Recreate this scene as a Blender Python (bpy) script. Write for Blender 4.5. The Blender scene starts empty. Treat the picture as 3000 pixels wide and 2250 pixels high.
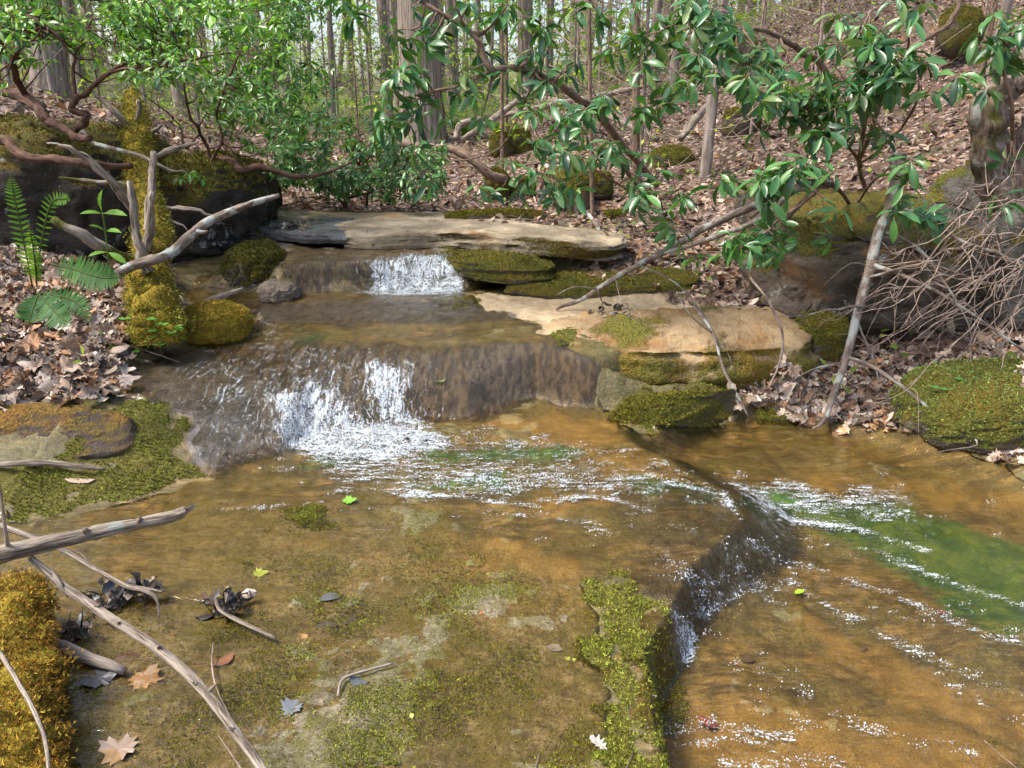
import bpy, math, random
import numpy as np
R = math.radians
rnd = random.Random(7)
rng = np.random.default_rng(11)
SC = bpy.context.scene
COL = SC.collection

# ------------------------------------------------------------------ camera, sky, sun, exposure
CAMZ, PITCH, FPX = 1.6, R(19.3), 1661.0
cam = bpy.data.cameras.new('camera'); co = bpy.data.objects.new('camera', cam); COL.objects.link(co)
co.location = (0, 0, CAMZ); co.rotation_euler = (R(90) - PITCH, 0, 0)
cam.sensor_width = 36; cam.lens = 36 * FPX / 2212; cam.clip_start = .05; cam.clip_end = 500
SC.camera = co
SUN_EL, SUN_AZ = R(58), R(-105)          # azimuth from +Y, clockwise
w = bpy.data.worlds.new('World'); SC.world = w; w.use_nodes = True
nt = w.node_tree; nt.nodes.clear()
sky = nt.nodes.new('ShaderNodeTexSky'); sky.sky_type = 'NISHITA'; sky.sun_disc = False
sky.sun_elevation = SUN_EL; sky.sun_rotation = SUN_AZ; sky.air_density = 1.0; sky.dust_density = 4.0; sky.ozone_density = .6
bg = nt.nodes.new('ShaderNodeBackground'); bg.inputs[1].default_value = .15
wo = nt.nodes.new('ShaderNodeOutputWorld'); nt.links.new(sky.outputs[0], bg.inputs[0]); nt.links.new(bg.outputs[0], wo.inputs[0])
sl = bpy.data.lights.new('sun', 'SUN'); sl.energy = 2.0; sl.angle = R(14); sl.color = (1, .95, .87)
so = bpy.data.objects.new('sun', sl); COL.objects.link(so)
so.rotation_euler = (R(90) - SUN_EL, 0, math.pi - SUN_AZ)
SC.view_settings.view_transform = 'Standard'; SC.view_settings.look = 'None'
SC.view_settings.exposure = 1.32; SC.view_settings.gamma = 1
SC.cycles.max_bounces = 7; SC.cycles.diffuse_bounces = 3; SC.cycles.glossy_bounces = 3
SC.cycles.transparent_max_bounces = 12; SC.cycles.sample_clamp_indirect = 6
SC.cycles.use_denoising = True

# ------------------------------------------------------------------ pixel -> world (photograph read at 2212 px wide)
cp, sp_ = math.cos(PITCH), math.sin(PITCH)
def ray(u, v):
    a = (u - 1106) / FPX; b = (829.5 - v) / FPX
    return np.array([a, cp + b * sp_, -sp_ + b * cp])
def PZ(u, v, z):
    d = ray(u, v); t = (z - CAMZ) / d[2]
    return np.array([0, 0, CAMZ]) + d * t
def PD(u, v, y):
    d = ray(u, v); t = y / d[1]
    return np.array([0, 0, CAMZ]) + d * t

# ------------------------------------------------------------------ numpy noise
def _h(ix, iy, iz, s):
    n = (ix * 73856093) ^ (iy * 19349663) ^ (iz * 83492791) ^ (s * 2654435761 + 12345)
    n = n & 0xffffffff
    n = ((n ^ (n >> 15)) * 0x2c1b3c6d) & 0xffffffff
    n = ((n ^ (n >> 12)) * 0x297a2d39) & 0xffffffff
    n = n ^ (n >> 15)
    return n / 4294967295.0
def vn(x, y, z=0., s=0):
    x, y, z = np.broadcast_arrays(np.asarray(x, float), np.asarray(y, float), np.asarray(z, float))
    ix, iy, iz = (np.floor(q).astype(np.int64) for q in (x, y, z))
    fx, fy, fz = x - ix, y - iy, z - iz
    fx, fy, fz = (f * f * (3 - 2 * f) for f in (fx, fy, fz))
    o = 0
    for a in (0, 1):
        for b in (0, 1):
            for c in (0, 1):
                wgt = (fx if a else 1 - fx) * (fy if b else 1 - fy) * (fz if c else 1 - fz)
                o = o + wgt * _h(ix + a, iy + b, iz + c, s)
    return o
def fbm(x, y, z=0., o=4, s=0, g=.5):
    t = 0; a = 1; n = 0
    for k in range(o):
        t = t + a * (vn(x, y, z, s + k) - .5); n += a; a *= g; x = x * 2.03 + 7.1; y = y * 2.03 + 3.3; z = np.asarray(z) * 2.03 + 1.7
    return t / n * 2
def sst(a, b, x):
    t = np.clip((x - a) / (b - a), 0, 1); return t * t * (3 - 2 * t)

# ------------------------------------------------------------------ terrain design
CP = [(-150, 1000, 'z', .22), (0, 950, 'z', .3), (100, 800, 'z', .48), (0, 700, 'z', .62), (150, 620, 'z', .66), (330, 720, 'z', .5),
      (0, 560, 'z', .8), (120, 520, 'z', .7), (300, 560, 'z', .62), (420, 560, 'z', .6),
      (300, 255, 'd', 7.2), (100, 240, 'd', 6.8), (-150, 190, 'd', 6.5), (420, 330, 'd', 7.6), (520, 400, 'd', 8.), (600, 425, 'd', 8.2),
      (700, 440, 'd', 7.4), (900, 440, 'd', 7.4), (1000, 440, 'd', 7.4), (1100, 470, 'd', 6.8), (1250, 480, 'd', 6.6), (1400, 500, 'd', 6.3), (1300, 580, 'z', .62), (1450, 620, 'z', .52), (1600, 640, 'z', .5),
      (1750, 900, 'z', .05), (2212, 1000, 'z', .04), (1950, 930, 'z', .05), (1900, 800, 'z', .2), (2120, 750, 'z', .34), (1700, 720, 'z', .4), (1850, 690, 'z', .38), (1640, 800, 'z', .2),
      (2000, 720, 'z', .4), (2350, 860, 'z', .22), (2080, 905, 'z', .05), (2350, 600, 'z', .9),
      (1900, 470, 'd', 5.9), (1750, 440, 'd', 6.2), (2050, 420, 'd', 5.8), (1600, 500, 'd', 6.2), (1500, 440, 'd', 7.0), (1350, 450, 'd', 7.2), (1150, 430, 'd', 7.8),
      (1700, 330, 'd', 8.), (2000, 330, 'd', 6.8), (2150, 220, 'd', 7.4), (1900, 110, 'd', 10), (1750, 40, 'd', 13), (1500, 200, 'd', 12), (1400, 130, 'd', 16),
      (1600, 110, 'd', 13), (1200, 230, 'd', 16), (1200, 330, 'd', 10), (1350, 270, 'd', 11), (1000, 330, 'd', 11), (900, 310, 'd', 12), (950, 262, 'd', 20),
      (700, 300, 'd', 14), (500, 345, 'd', 11), (400, 290, 'd', 10.5)]
CPW = [(-3, 1, .3), (-1.5, 1.2, .12), (0, 1, .11), (2, 1, .03), (3.4, 1, .15), (0, -3, .1), (-4, -2, .6), (5, -2, .9), (6, 2, 1.5), (5, 4.2, 1.3), (7, 6, 3.), (10, 13, 5.),
       (14, 25, 7.5), (9, 40, 5.), (3, 30, 2.6), (0, 45, 2.2), (-20, 45, 3.4), (-15, 15, 3.4), (-8, 8, 2.5), (-5.5, 5, 1.7), (-5, 2, 1.0), (-5, 25, 1.7), (-12, 30, 2.4), (20, 60, 9), (-20, 80, 5), (0, 80, 4.5), (-40, 40, 8), (40, 20, 14), (30, 80, 12), (-30, 0, 8), (25, 0, 9), (-15, -15, 3), (15, -15, 3)]
_c = []
for u, v, k, q in CP: _c.append(PZ(u, v, q) if k == 'z' else PD(u, v, q))
_c = np.array(_c + [np.array(q, float) for q in CPW])
def _phi(r): return r            # linear (membrane) radial basis, no overshoot
_A = _phi(np.hypot(_c[:, None, 0] - _c[None, :, 0], _c[:, None, 1] - _c[None, :, 1]))
n_ = len(_c); _M = np.zeros((n_ + 3, n_ + 3)); _M[:n_, :n_] = _A + np.eye(n_) * -.08; _M[:n_, n_] = 1; _M[:n_, n_ + 1:] = _c[:, :2]; _M[n_, :n_] = 1; _M[n_ + 1:, :n_] = _c[:, :2].T
_W = np.linalg.solve(_M, np.concatenate([_c[:, 2], [0, 0, 0]]))
def rbf(x, y):
    o = _W[n_] + _W[n_ + 1] * x + _W[n_ + 2] * y
    for k in range(n_): o = o + _W[k] * np.sqrt((x - _c[k, 0]) ** 2 + (y - _c[k, 1]) ** 2 + .02)
    return o
def curve(pts, z=None):
    w_ = np.array([PZ(p[0], p[1], p[2] if len(p) > 2 else z) for p in pts]); return w_[np.argsort(w_[:, 0])]
KC = [np.array([[-4, 1., .11], [4, 1., .11]]),
      curve([(-400, 1190), (0, 1125), (130, 1100), (400, 1042), (500, 1010), (600, 985), (660, 945), (760, 930), (860, 915), (930, 905), (1010, 903), (1060, 882), (1150, 864), (1250, 882), (1330, 885), (1420, 880), (1560, 870), (1700, 860)], .12),
      curve([(-400, 860, .36), (0, 880, .34), (180, 860, .36), (250, 800, .39), (400, 748), (640, 733), (900, 742), (1150, 737), (1210, 748), (1290, 775, .36), (1400, 770, .34), (1560, 760, .36), (1700, 750, .36)], .40),
      curve([(-400, 800, .42), (300, 745), (540, 700), (700, 692), (1100, 684), (1300, 700), (1700, 690)], .42),
      curve([(-400, 760, .5), (400, 665), (560, 655), (800, 650), (1150, 655), (1300, 650), (1700, 668)], .455),
      curve([(-400, 740, .5), (330, 648), (400, 640), (600, 635), (760, 632), (1010, 630), (1080, 618), (1180, 612), (1300, 625, .5), (1700, 640, .5)], .46),
      curve([(-400, 640, .66), (380, 568, .6), (500, 566, .62), (620, 572, .64), (760, 566), (900, 552), (1000, 548), (1080, 580, .56), (1180, 590, .54), (1300, 590, .56), (1700, 600, .56)], .66),
      curve([(-400, 600, .7), (480, 528), (620, 524), (900, 530), (1200, 535), (1400, 545)], .69),
      curve([(-400, 600, .78), (480, 484), (520, 492), (640, 502), (800, 508), (960, 505), (1180, 505), (1400, 520)], .775),
      curve([(-400, 500), (480, 464), (600, 458), (950, 458), (1300, 480), (1500, 500)], .81)]
KP = [1., 2.2, 1., 1.3, 1., 2.6, 1.5, 2., 1.]
def streamh(x, y):
    Y = [np.interp(x, k[:, 0], k[:, 1]) for k in KC]; Z = [np.interp(x, k[:, 0], k[:, 2]) for k in KC]
    for i in range(1, len(Y)): Y[i] = np.maximum(Y[i], Y[i - 1] + .03)
    h = Z[0] + 0 * y
    for i in range(len(Y) - 1):
        t = np.clip((y - Y[i]) / (Y[i + 1] - Y[i]), 0, 1)
        h = np.where(y > Y[i], Z[i] + (Z[i + 1] - Z[i]) * (1 - (1 - t) ** KP[i]), h)
    return h
def sdf(poly, x, y):            # signed distance, positive inside
    d = np.full(x.shape, 1e9); c = np.zeros(x.shape, bool); n = len(poly)
    for i in range(n):
        ax, ay = poly[i]; bx, by = poly[(i + 1) % n]
        ex, ey = bx - ax, by - ay; wx, wy = x - ax, y - ay
        t = np.clip((wx * ex + wy * ey) / (ex * ex + ey * ey + 1e-12), 0, 1)
        d = np.minimum(d, (wx - ex * t) ** 2 + (wy - ey * t) ** 2)
        cond = ((ay > y) != (by > y))
        with np.errstate(divide='ignore', invalid='ignore'):
            xi = ax + (y - ay) * ex / (ey if abs(ey) > 1e-12 else 1e-12)
        c ^= cond & (x < xi)
    d = np.sqrt(d); return np.where(c, d, -d)
POLY_S = [PZ(*p)[:2] for p in [(-500, 1900, .11), (-500, 1150, .12), (-100, 930, .3), (-60, 880, .34), (180, 862, .36), (300, 790, .39), (395, 735, .42), (385, 650, .46), (370, 580, .6), (480, 520, .7), (470, 470, .8), (600, 452, .82), (950, 452, .82), (1300, 488, .8), (1330, 520, .75), (1190, 560, .66), (1250, 600, .54), (1500, 660, .45), (1700, 690, .42), (1720, 790, .3), (1600, 865, .1), (1800, 905, .05), (2212, 1000, .04), (2600, 1150, .03), (3300, 1900, 0)]]
POLY_B = [PZ(*p)[:2] for p in [(1440, 1950, .1), (1425, 1659, .11), (1400, 1500, .11), (1380, 1410, .11), (1425, 1350, .11), (1460, 1290, .11), (1490, 1230, .11), (1555, 1180, .11), (1585, 1120, .11), (1550, 1066, .11), (1440, 1008, .11), (1330, 950, .11), (1330, 925, .1), (1400, 910, .1), (1500, 880, .08), (1620, 862, .06), (1750, 890, .04), (1950, 935, .04), (2212, 1000, .03), (2600, 1150, .02), (3400, 1500, 0), (3400, 1950, 0)]]
HOL = [([PZ(*p)[:2] for p in [(1285, 815, .25), (1330, 745, .42), (1500, 695, .44), (1680, 690, .44), (1720, 740, .36), (1660, 812, .25), (1540, 832, .2), (1400, 838, .2)]], .13, .045),
       ([PZ(*p)[:2] for p in [(1690, 690, .36), (1800, 715, .28), (2030, 700, .3), (2060, 640, .5), (1900, 590, .7), (1720, 620, .6)]], .10, .08),
       ([PZ(*p)[:2] for p in [(1120, 521, .72), (1280, 530, .72), (1270, 500, .8), (1120, 493, .8)]], .66, .04)]
def hs(x, y):
    x = np.asarray(x, float); y = np.asarray(y, float)
    b = rbf(x, y)
    near = (x > -4) & (x < 5) & (y > .2) & (y < 9)
    m = np.zeros(x.shape); m[near] = sst(-.14, .10, sdf(POLY_S, x[near], y[near]))
    m = np.where(y < .2, sst(3.0, 1.0, np.abs(x)) * 1.0, m)
    s = streamh(x, y)
    sb = np.full(x.shape, -9.); sb[near] = sdf(POLY_B, x[near], y[near])
    wdt = .07 + .30 * sst(2.15, 2.9, y) * (1 - sst(3.2, 3.8, y) * .6)
    zb = -.045 + .040 * (y - 2.6)
    t = np.clip(sb / wdt, 0, 1); k = t * t * (3 - 2 * t)
    s = s + (zb - s) * k
    # rounded hump on the lip of the foreground slab
    hc = PZ(1440, 1130, .13); s = s + .035 * np.exp(-(((x - hc[0]) / .25) ** 2 + ((y - hc[1]) / .28) ** 2)) * (1 - k)
    o = b * (1 - m) + s * m
    for pl, z_, sf in HOL:
        k = sst(-sf, sf, sdf(pl, x, y)) if x.ndim == 1 else sst(-sf, sf, sdf(pl, x, y)); o = np.where(o > z_, o * (1 - k) + z_ * k, o)
    return o
def hit(u, v, far=90):
    d = ray(u, v); t = np.geomspace(.6, far, 900)
    x, y, z = d[0] * t, d[1] * t, CAMZ + d[2] * t
    g = hs(x, y) - z; i = np.argmax(g > 0)
    if not (g > 0).any(): return PD(u, v, 60)
    if i == 0: return np.array([x[0], y[0], z[0]])
    a, b = t[i - 1], t[i]
    tt = np.linspace(a, b, 30); g = hs(d[0] * tt, d[1] * tt) - (CAMZ + d[2] * tt); j = int(np.argmax(g > 0)); tt = tt[j]
    return np.array([d[0] * tt, d[1] * tt, CAMZ + d[2] * tt])
def gz(x, y): return float(hs(np.array([x]), np.array([y]))[0])
def mask(px, x, y, soft, wp=.08):
    poly = [hit(*p)[:2] for p in px]
    xs = [p[0] for p in poly]; ys = [p[1] for p in poly]
    x, y = x + wp * WPX(x, y), y + wp * WPY(x, y)
    sel = (x > min(xs) - soft) & (x < max(xs) + soft) & (y > min(ys) - soft) & (y < max(ys) + soft)
    o = np.zeros(x.shape); o[sel] = sst(-soft, soft, sdf(poly, x[sel], y[sel])); return o
def WPX(x, y): return fbm(x * 7, y * 7, 3., 3, 101) * 1.3
def WPY(x, y): return fbm(x * 7, y * 7, 9., 3, 131) * 1.3
def masks(lst, x, y, soft, wp=.08):
    o = np.zeros(x.shape)
    for px in lst: o = np.maximum(o, mask(px, x, y, soft, wp))
    return o

# ------------------------------------------------------------------ mesh helpers
def link(name, me, mat=None, parent=None, loc=None):
    o = bpy.data.objects.new(name, me); COL.objects.link(o)
    if mat and me is not None: me.materials.append(mat)
    if parent is not None: o.parent = parent
    if loc is not None: o.location = loc
    return o
def tag(o, label, cat, group=None, kind=None):
    if label: o['label'] = label
    if cat: o['category'] = cat
    if group: o['group'] = group
    if kind: o['kind'] = kind
    return o
def empty(name, loc, label, cat, group=None):
    o = bpy.data.objects.new(name, None); COL.objects.link(o); o.location = [float(q) for q in loc]; o.empty_display_size = .1
    return tag(o, label, cat, group)
def mesh_np(name, V, Q=None, T=None, cols=None, smooth=True):
    me = bpy.data.meshes.new(name); V = np.asarray(V, np.float32)
    Q = np.zeros((0, 4), np.int32) if Q is None or len(Q) == 0 else np.asarray(Q, np.int32)
    T = np.zeros((0, 3), np.int32) if T is None or len(T) == 0 else np.asarray(T, np.int32)
    me.vertices.add(len(V)); me.vertices.foreach_set('co', V.ravel())
    nl = Q.size + T.size; me.loops.add(nl); me.loops.foreach_set('vertex_index', np.concatenate([Q.ravel(), T.ravel()]))
    npo = len(Q) + len(T); me.polygons.add(npo)
    st = np.concatenate([np.arange(len(Q)) * 4, len(Q) * 4 + np.arange(len(T)) * 3]).astype(np.int32)
    me.polygons.foreach_set('loop_start', st)
    me.polygons.foreach_set('use_smooth', np.full(npo, smooth))
    me.update(calc_edges=True)
    for k, c in (cols or {}).items():
        a = me.color_attributes.new(k, 'FLOAT_COLOR', 'POINT'); c4 = np.ones((len(V), 4), np.float32); c4[:, :3] = c; a.data.foreach_set('color', c4.ravel())
    return me
class MB:
    def __init__(s): s.V = []; s.Q = []; s.T = []; s.C = []; s.X = []; s.n = 0; s.tc = False
    def add(s, V, Q=None, T=None, C=None, X=None):
        s.X.append(V if X is None else X); s.tc = s.tc or X is not None
        V = np.asarray(V, float)
        s.V.append(V)
        if Q is not None and len(Q): s.Q.append(np.asarray(Q) + s.n)
        if T is not None and len(T): s.T.append(np.asarray(T) + s.n)
        s.C.append(np.broadcast_to(np.asarray((0, 0, 0) if C is None else C, float), (len(V), 3))); s.n += len(V)
    def obj(s, name, mat, parent=None, smooth=True, origin=None):
        V = np.concatenate(s.V)
        if origin is not None: V = V - np.asarray(origin, float)
        me = mesh_np(name, V, np.concatenate(s.Q) if s.Q else None, np.concatenate(s.T) if s.T else None, {'Col': np.concatenate(s.C), **({'TC': np.concatenate(s.X)} if s.tc else {})}, smooth)
        return link(name, me, mat, parent)
def catmull(P, k):
    P = np.asarray(P, float)
    if len(P) < 2 or k < 2: return P
    E = np.vstack([2 * P[0] - P[1], P, 2 * P[-1] - P[-2]]); out = []
    for i in range(1, len(E) - 2):
        for t in np.arange(k) / k:
            a, b, c, d = E[i - 1:i + 3]
            out.append(.5 * (2 * b + (c - a) * t + (2 * a - 5 * b + 4 * c - d) * t * t + (3 * b - a - 3 * c + d) * t ** 3))
    out.append(P[-1]); return np.array(out)
def tube(mb, pts, rad, n=7, k=4, wob=.0, rough=.0, col=None, seed=0, cap=True):
    """tapered, slightly crooked tube through pts; rad one value per point"""
    rad = np.broadcast_to(np.asarray(rad, float), (len(pts),)) if np.ndim(rad) == 0 else np.asarray(rad, float)
    P4 = catmull(np.column_stack([np.asarray(pts, float), rad]), k); P, r = P4[:, :3].copy(), np.maximum(P4[:, 3], 4e-4)
    if wob: P += wob * np.stack([fbm(np.arange(len(P)) * .6, seed * 3.1 + j * 11.7, 0, 2, 5) for j in range(3)], 1)
    Tn = np.gradient(P, axis=0); Tn /= np.linalg.norm(Tn, axis=1)[:, None] + 1e-9
    up = np.array([0, 0, 1.]) if abs(Tn[0][2]) < .9 else np.array([1., 0, 0]); A = np.zeros_like(P)
    for i in range(len(P)):
        a = up - Tn[i] * (up @ Tn[i]); a /= np.linalg.norm(a) + 1e-9; A[i] = a; up = a
    B = np.cross(Tn, A); th = np.arange(n) / n * 2 * math.pi
    rr = np.repeat(r[:, None], n, 1)
    if rough:
        rr = rr * (1 + rough * fbm(np.arange(len(P))[:, None] * .55 + seed, np.cos(th)[None] * 1.6 + 5, np.sin(th)[None] * 1.6 + seed, 3, 9))
    V = P[:, None] + A[:, None] * (np.cos(th)[None, :, None] * rr[..., None]) + B[:, None] * (np.sin(th)[None, :, None] * rr[..., None])
    m = len(P); i, j = np.meshgrid(np.arange(m - 1), np.arange(n), indexing='ij'); jn = (j + 1) % n
    Q = np.stack([i * n + j, i * n + jn, (i + 1) * n + jn, (i + 1) * n + j], -1).reshape(-1, 4)
    V = V.reshape(-1, 3); T = None
    if cap:
        V = np.vstack([V, P[0], P[-1]]); a = np.arange(n); b = (a + 1) % n
        T = np.vstack([np.stack([b, a, np.full(n, m * n)], 1), np.stack([(m - 1) * n + a, (m - 1) * n + b, np.full(n, m * n + 1)], 1)])
    L_ = np.concatenate([[0], np.cumsum(np.linalg.norm(np.diff(P, axis=0), axis=1))]) + seed * 1.7
    X = np.stack([np.cos(th)[None] * r[:, None], np.sin(th)[None] * r[:, None], np.repeat(L_[:, None], n, 1)], -1).reshape(-1, 3)
    if cap: X = np.vstack([X, [0, 0, L_[0]], [0, 0, L_[-1]]])
    mb.add(V, Q, T, col, X); return P
# leaf templates: length along +Y, normal +Z
def tmpl(rows, fold=.12, droop=.0):
    V = []; Q = []
    for y, hw in rows:
        z = -droop * y * y
        V += [(-hw, y, z + fold * hw), (0, y, z - .0), (hw, y, z + fold * hw)]
    for i in range(len(rows) - 1):
        a = i * 3; Q += [(a, a + 1, a + 4, a + 3), (a + 1, a + 2, a + 5, a + 4)]
    return np.array(V, float), np.array(Q), None
L_RHODO = tmpl([(0, .02), (.12, .03), (.35, .12), (.6, .155), (.82, .115), (.94, .04), (1, .005)], .5, .30)
L_RHODO2 = tmpl([(0, .02), (.3, .12), (.65, .16), (1, .01)], .4, .22)
L_LAUR = tmpl([(0, .02), (.3, .16), (.62, .19), (1, .01)], .45, .12)
L_MINI = tmpl([(0, .03), (.5, .28), (1, .02)], .3, .1)
L_OVAL = tmpl([(0, .03), (.2, .2), (.5, .28), (.8, .2), (1, .02)], -.6, .3)
L_CURL = tmpl([(0, .04), (.25, .24), (.5, .3), (.8, .18), (1, .02)], 1.3, -.5)
L_FLAT = tmpl([(0, .03), (.25, .26), (.6, .3), (1, .02)], .2, .0)
def lobed(pts, z=.06, curl=.2, sub=True):
    P = [np.array((x, y)) for x, y in pts]; n = len(P)
    V = [(0, .45, 0)]
    for p in P: q = np.array((0, .45)) + (p - np.array((0, .45))) * .5; V.append((q[0], q[1], z * (.6 - abs(q[0])) + .02 * math.sin(9 * q[0] + 7 * q[1])))
    for i, p in enumerate(P): V.append((p[0], p[1], curl * (abs(p[0]) ** 2 + (p[1] - .45) ** 2) + .06 * math.sin(i * 2.1)))
    T = [(0, 1 + i, 1 + (i + 1) % n) for i in range(n)]
    Q = [(1 + i, 1 + n + i, 1 + n + (i + 1) % n, 1 + (i + 1) % n) for i in range(n)]
    return np.array(V, float), np.array(Q), np.array(T)
_half = [(.03, 0), (.10, .12), (.30, .08), (.26, .22), (.50, .30), (.36, .40), (.48, .58), (.30, .60), (.22, .66), (.20, .88), (.10, .86)]
L_MAPLE = lobed([(0.0, -.02)] + _half + [(0, 1.02)] + [(-x, y) for x, y in _half[::-1]], .12, .35)
_half = [(.03, 0), (.10, .14), (.22, .2), (.10, .3), (.32, .42), (.12, .52), (.30, .7), (.12, .76), (.14, .92)]
L_OAK = lobed([(0.0, -.05)] + _half + [(0, 1.)] + [(-x, y) for x, y in _half[::-1]], .12, .5)
def norm(a): return a / (np.linalg.norm(a, axis=-1, keepdims=True) + 1e-9)
def leaves(mb, tm, pos, ydir, zdir, size, col, jit=.0):
    T, Q, Tr = tm; pos = np.asarray(pos, float); N = len(pos)
    if N == 0: return
    y = norm(np.asarray(ydir, float)); x = norm(np.cross(y, zdir)); z = np.cross(x, y)
    size = np.broadcast_to(np.asarray(size, float), (N,))[:, None, None]
    L = np.broadcast_to(T[None], (N,) + T.shape).copy()
    if jit: L[..., 2] += jit * rng.normal(size=(N, len(T))); L[..., 2] += (rng.normal(size=(N, 1)) * .25) * L[..., 0] ** 2 * 4 + rng.normal(size=(N, 1)) * .2 * (L[..., 1] - .5) ** 2
    V = pos[:, None] + size * (L[..., 0:1] * x[:, None] + L[..., 1:2] * y[:, None] + L[..., 2:3] * z[:, None])
    off = (np.arange(N) * len(T))[:, None, None]
    C = np.repeat(np.broadcast_to(np.asarray(col, float), (N, 3)), len(T), 0)
    mb.add(V.reshape(-1, 3), (Q[None] + off).reshape(-1, 4) if Q is not None else None, (Tr[None] + off).reshape(-1, 3) if Tr is not None else None, C)
def rdir(n, zlo=-1, zhi=1):
    a = rng.uniform(0, 2 * math.pi, n); z = rng.uniform(zlo, zhi, n); r = np.sqrt(1 - z * z)
    return np.stack([r * np.cos(a), r * np.sin(a), z], 1)
def palette(n, cols, var=.18, wts=None):
    c = np.array(cols)[rng.choice(len(cols), n, p=wts)]; return np.clip(c * (1 + var * rng.normal(size=(n, 1))), .003, .9)

# ------------------------------------------------------------------ materials
class NT:
    def __init__(s, name, disp=False):
        s.m = bpy.data.materials.new(name); s.m.use_nodes = True; s.t = s.m.node_tree; s.t.nodes.clear()
        s.out = s.n('OutputMaterial')
    def n(s, ty, **k):
        q = s.t.nodes.new('ShaderNode' + ty)
        for a, b in k.items(): setattr(q, a, b)
        return q
    def put(s, sock, v):
        if hasattr(v, 'is_linked') or isinstance(v, bpy.types.NodeSocket): s.t.links.new(v, sock)
        elif v is not None:
            if isinstance(v, (tuple, list)) and len(v) == 3 and sock.type == 'RGBA': v = (*v, 1)
            sock.default_value = v
    def pos(s):
        if not hasattr(s, '_p'): s._p = s.n('NewGeometry').outputs['Position']
        return s._p
    def objc(s): return s.n('TexCoord').outputs['Object']
    def map(s, v, scale=(1, 1, 1), rot=(0, 0, 0)):
        q = s.n('Mapping'); s.put(q.inputs[0], v); q.inputs['Scale'].default_value = scale; q.inputs['Rotation'].default_value = rot; return q.outputs[0]
    def noise(s, sc, det=4, v=None, rough=.55, dist=0, col=False):
        q = s.n('TexNoise'); s.put(q.inputs['Vector'], v if v is not None else s.pos()); q.inputs['Scale'].default_value = sc; q.inputs['Detail'].default_value = det; q.inputs['Roughness'].default_value = rough; q.inputs['Distortion'].default_value = dist
        return q.outputs[1 if col else 0]
    def vor(s, sc, v=None, f='F1', out=0):
        q = s.n('TexVoronoi', feature=f); s.put(q.inputs['Vector'], v if v is not None else s.pos()); q.inputs['Scale'].default_value = sc; return q.outputs[out]
    def mr(s, v, a, b, c=0., d=1., smooth=True):
        q = s.n('MapRange', interpolation_type='SMOOTHSTEP' if smooth else 'LINEAR'); s.put(q.inputs[0], v)
        for i, x in enumerate((a, b, c, d)): s.put(q.inputs[i + 1], x)
        return q.outputs[0]
    def math(s, op, a, b=0.):
        q = s.n('Math', operation=op); s.put(q.inputs[0], a); s.put(q.inputs[1], b); return q.outputs[0]
    def mix(s, f, a, b, mode='MIX'):
        q = s.n('Mix', data_type='RGBA', blend_type=mode); s.put(q.inputs[0], f); s.put(q.inputs[6], a); s.put(q.inputs[7], b); return q.outputs[2]
    def attr(s, name): q = s.n('Attribute', attribute_name=name); return q.outputs['Color']
    def rgb(s, c): q = s.n('SeparateColor'); s.put(q.inputs[0], c); return q.outputs
    def bump(s, h, st=.5, dist=.01, nrm=None):
        q = s.n('Bump'); q.inputs['Strength'].default_value = st; q.inputs['Distance'].default_value = dist; s.put(q.inputs['Height'], h)
        if nrm is not None: s.put(q.inputs['Normal'], nrm)
        return q.outputs[0]
    def pr(s, col, rough=.7, nrm=None, spec=.5, **k):
        q = s.n('BsdfPrincipled'); s.put(q.inputs['Base Color'], col); s.put(q.inputs['Roughness'], rough); s.put(q.inputs['Specular IOR Level'], spec)
        if nrm is not None: s.put(q.inputs['Normal'], nrm)
        for a, b in k.items(): s.put(q.inputs[a.replace('_', ' ')], b)
        return q.outputs[0]
    def mixs(s, f, a, b): q = s.n('MixShader'); s.put(q.inputs[0], f); s.put(q.inputs[1], a); s.put(q.inputs[2], b); return q.outputs[0]
    def end(s, sh): s.t.links.new(sh, s.out.inputs[0]); return s.m

def leaf_mat(name, rough=.45, trans=.3, tcol=(1.2, 1.3, .5), spec=.5):
    t = NT(name); c = t.attr('Col'); nz = t.noise(35, 2)
    c = t.mix(t.mr(nz, .3, .7, 0, .35), c, t.mix(1., c, (.55, .6, .5), 'MULTIPLY'))
    p = t.pr(c, rough, t.bump(nz, .25, .004), spec)
    tr = t.n('BsdfTranslucent'); t.put(tr.inputs[0], t.mix(1., c, tcol, 'MULTIPLY'))
    return t.end(t.mixs(trans, p, tr.outputs[0]))
M_LEAF = leaf_mat('evergreen leaf', .33, .22, (1.3, 1.5, .35), .6)
M_SPRING = leaf_mat('spring leaf', .55, .5, (1.3, 1.35, .5), .3)
M_DEAD = leaf_mat('dead leaf', .62, .12, (1.3, 1., .7), .35)
M_WETLEAF = leaf_mat('wet dead leaf', .42, .05, (1.2, 1., .7), .6)
def moss_mat(name, a, b, c):
    t = NT(name); n1 = t.noise(9, 4); n2 = t.noise(120, 3)
    col = t.mix(t.mr(n1, .35, .65), a, b); col = t.mix(t.mr(n2, .5, .75), col, c)
    return t.end(t.pr(col, .95, t.bump(t.math('ADD', n2, t.math('MULTIPLY', n1, 2.)), .9, .015), .15))
M_MOSS = moss_mat('moss green', (.07, .080, .010), (.17, .16, .016), (.28, .27, .04))
M_MOSSO = moss_mat('moss olive orange', (.15, .10, .014), (.28, .20, .022), (.34, .29, .045))
t = NT('moss tuft'); M_TUFT = t.end(t.pr(t.attr('Col'), .8, None, .2))
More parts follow.
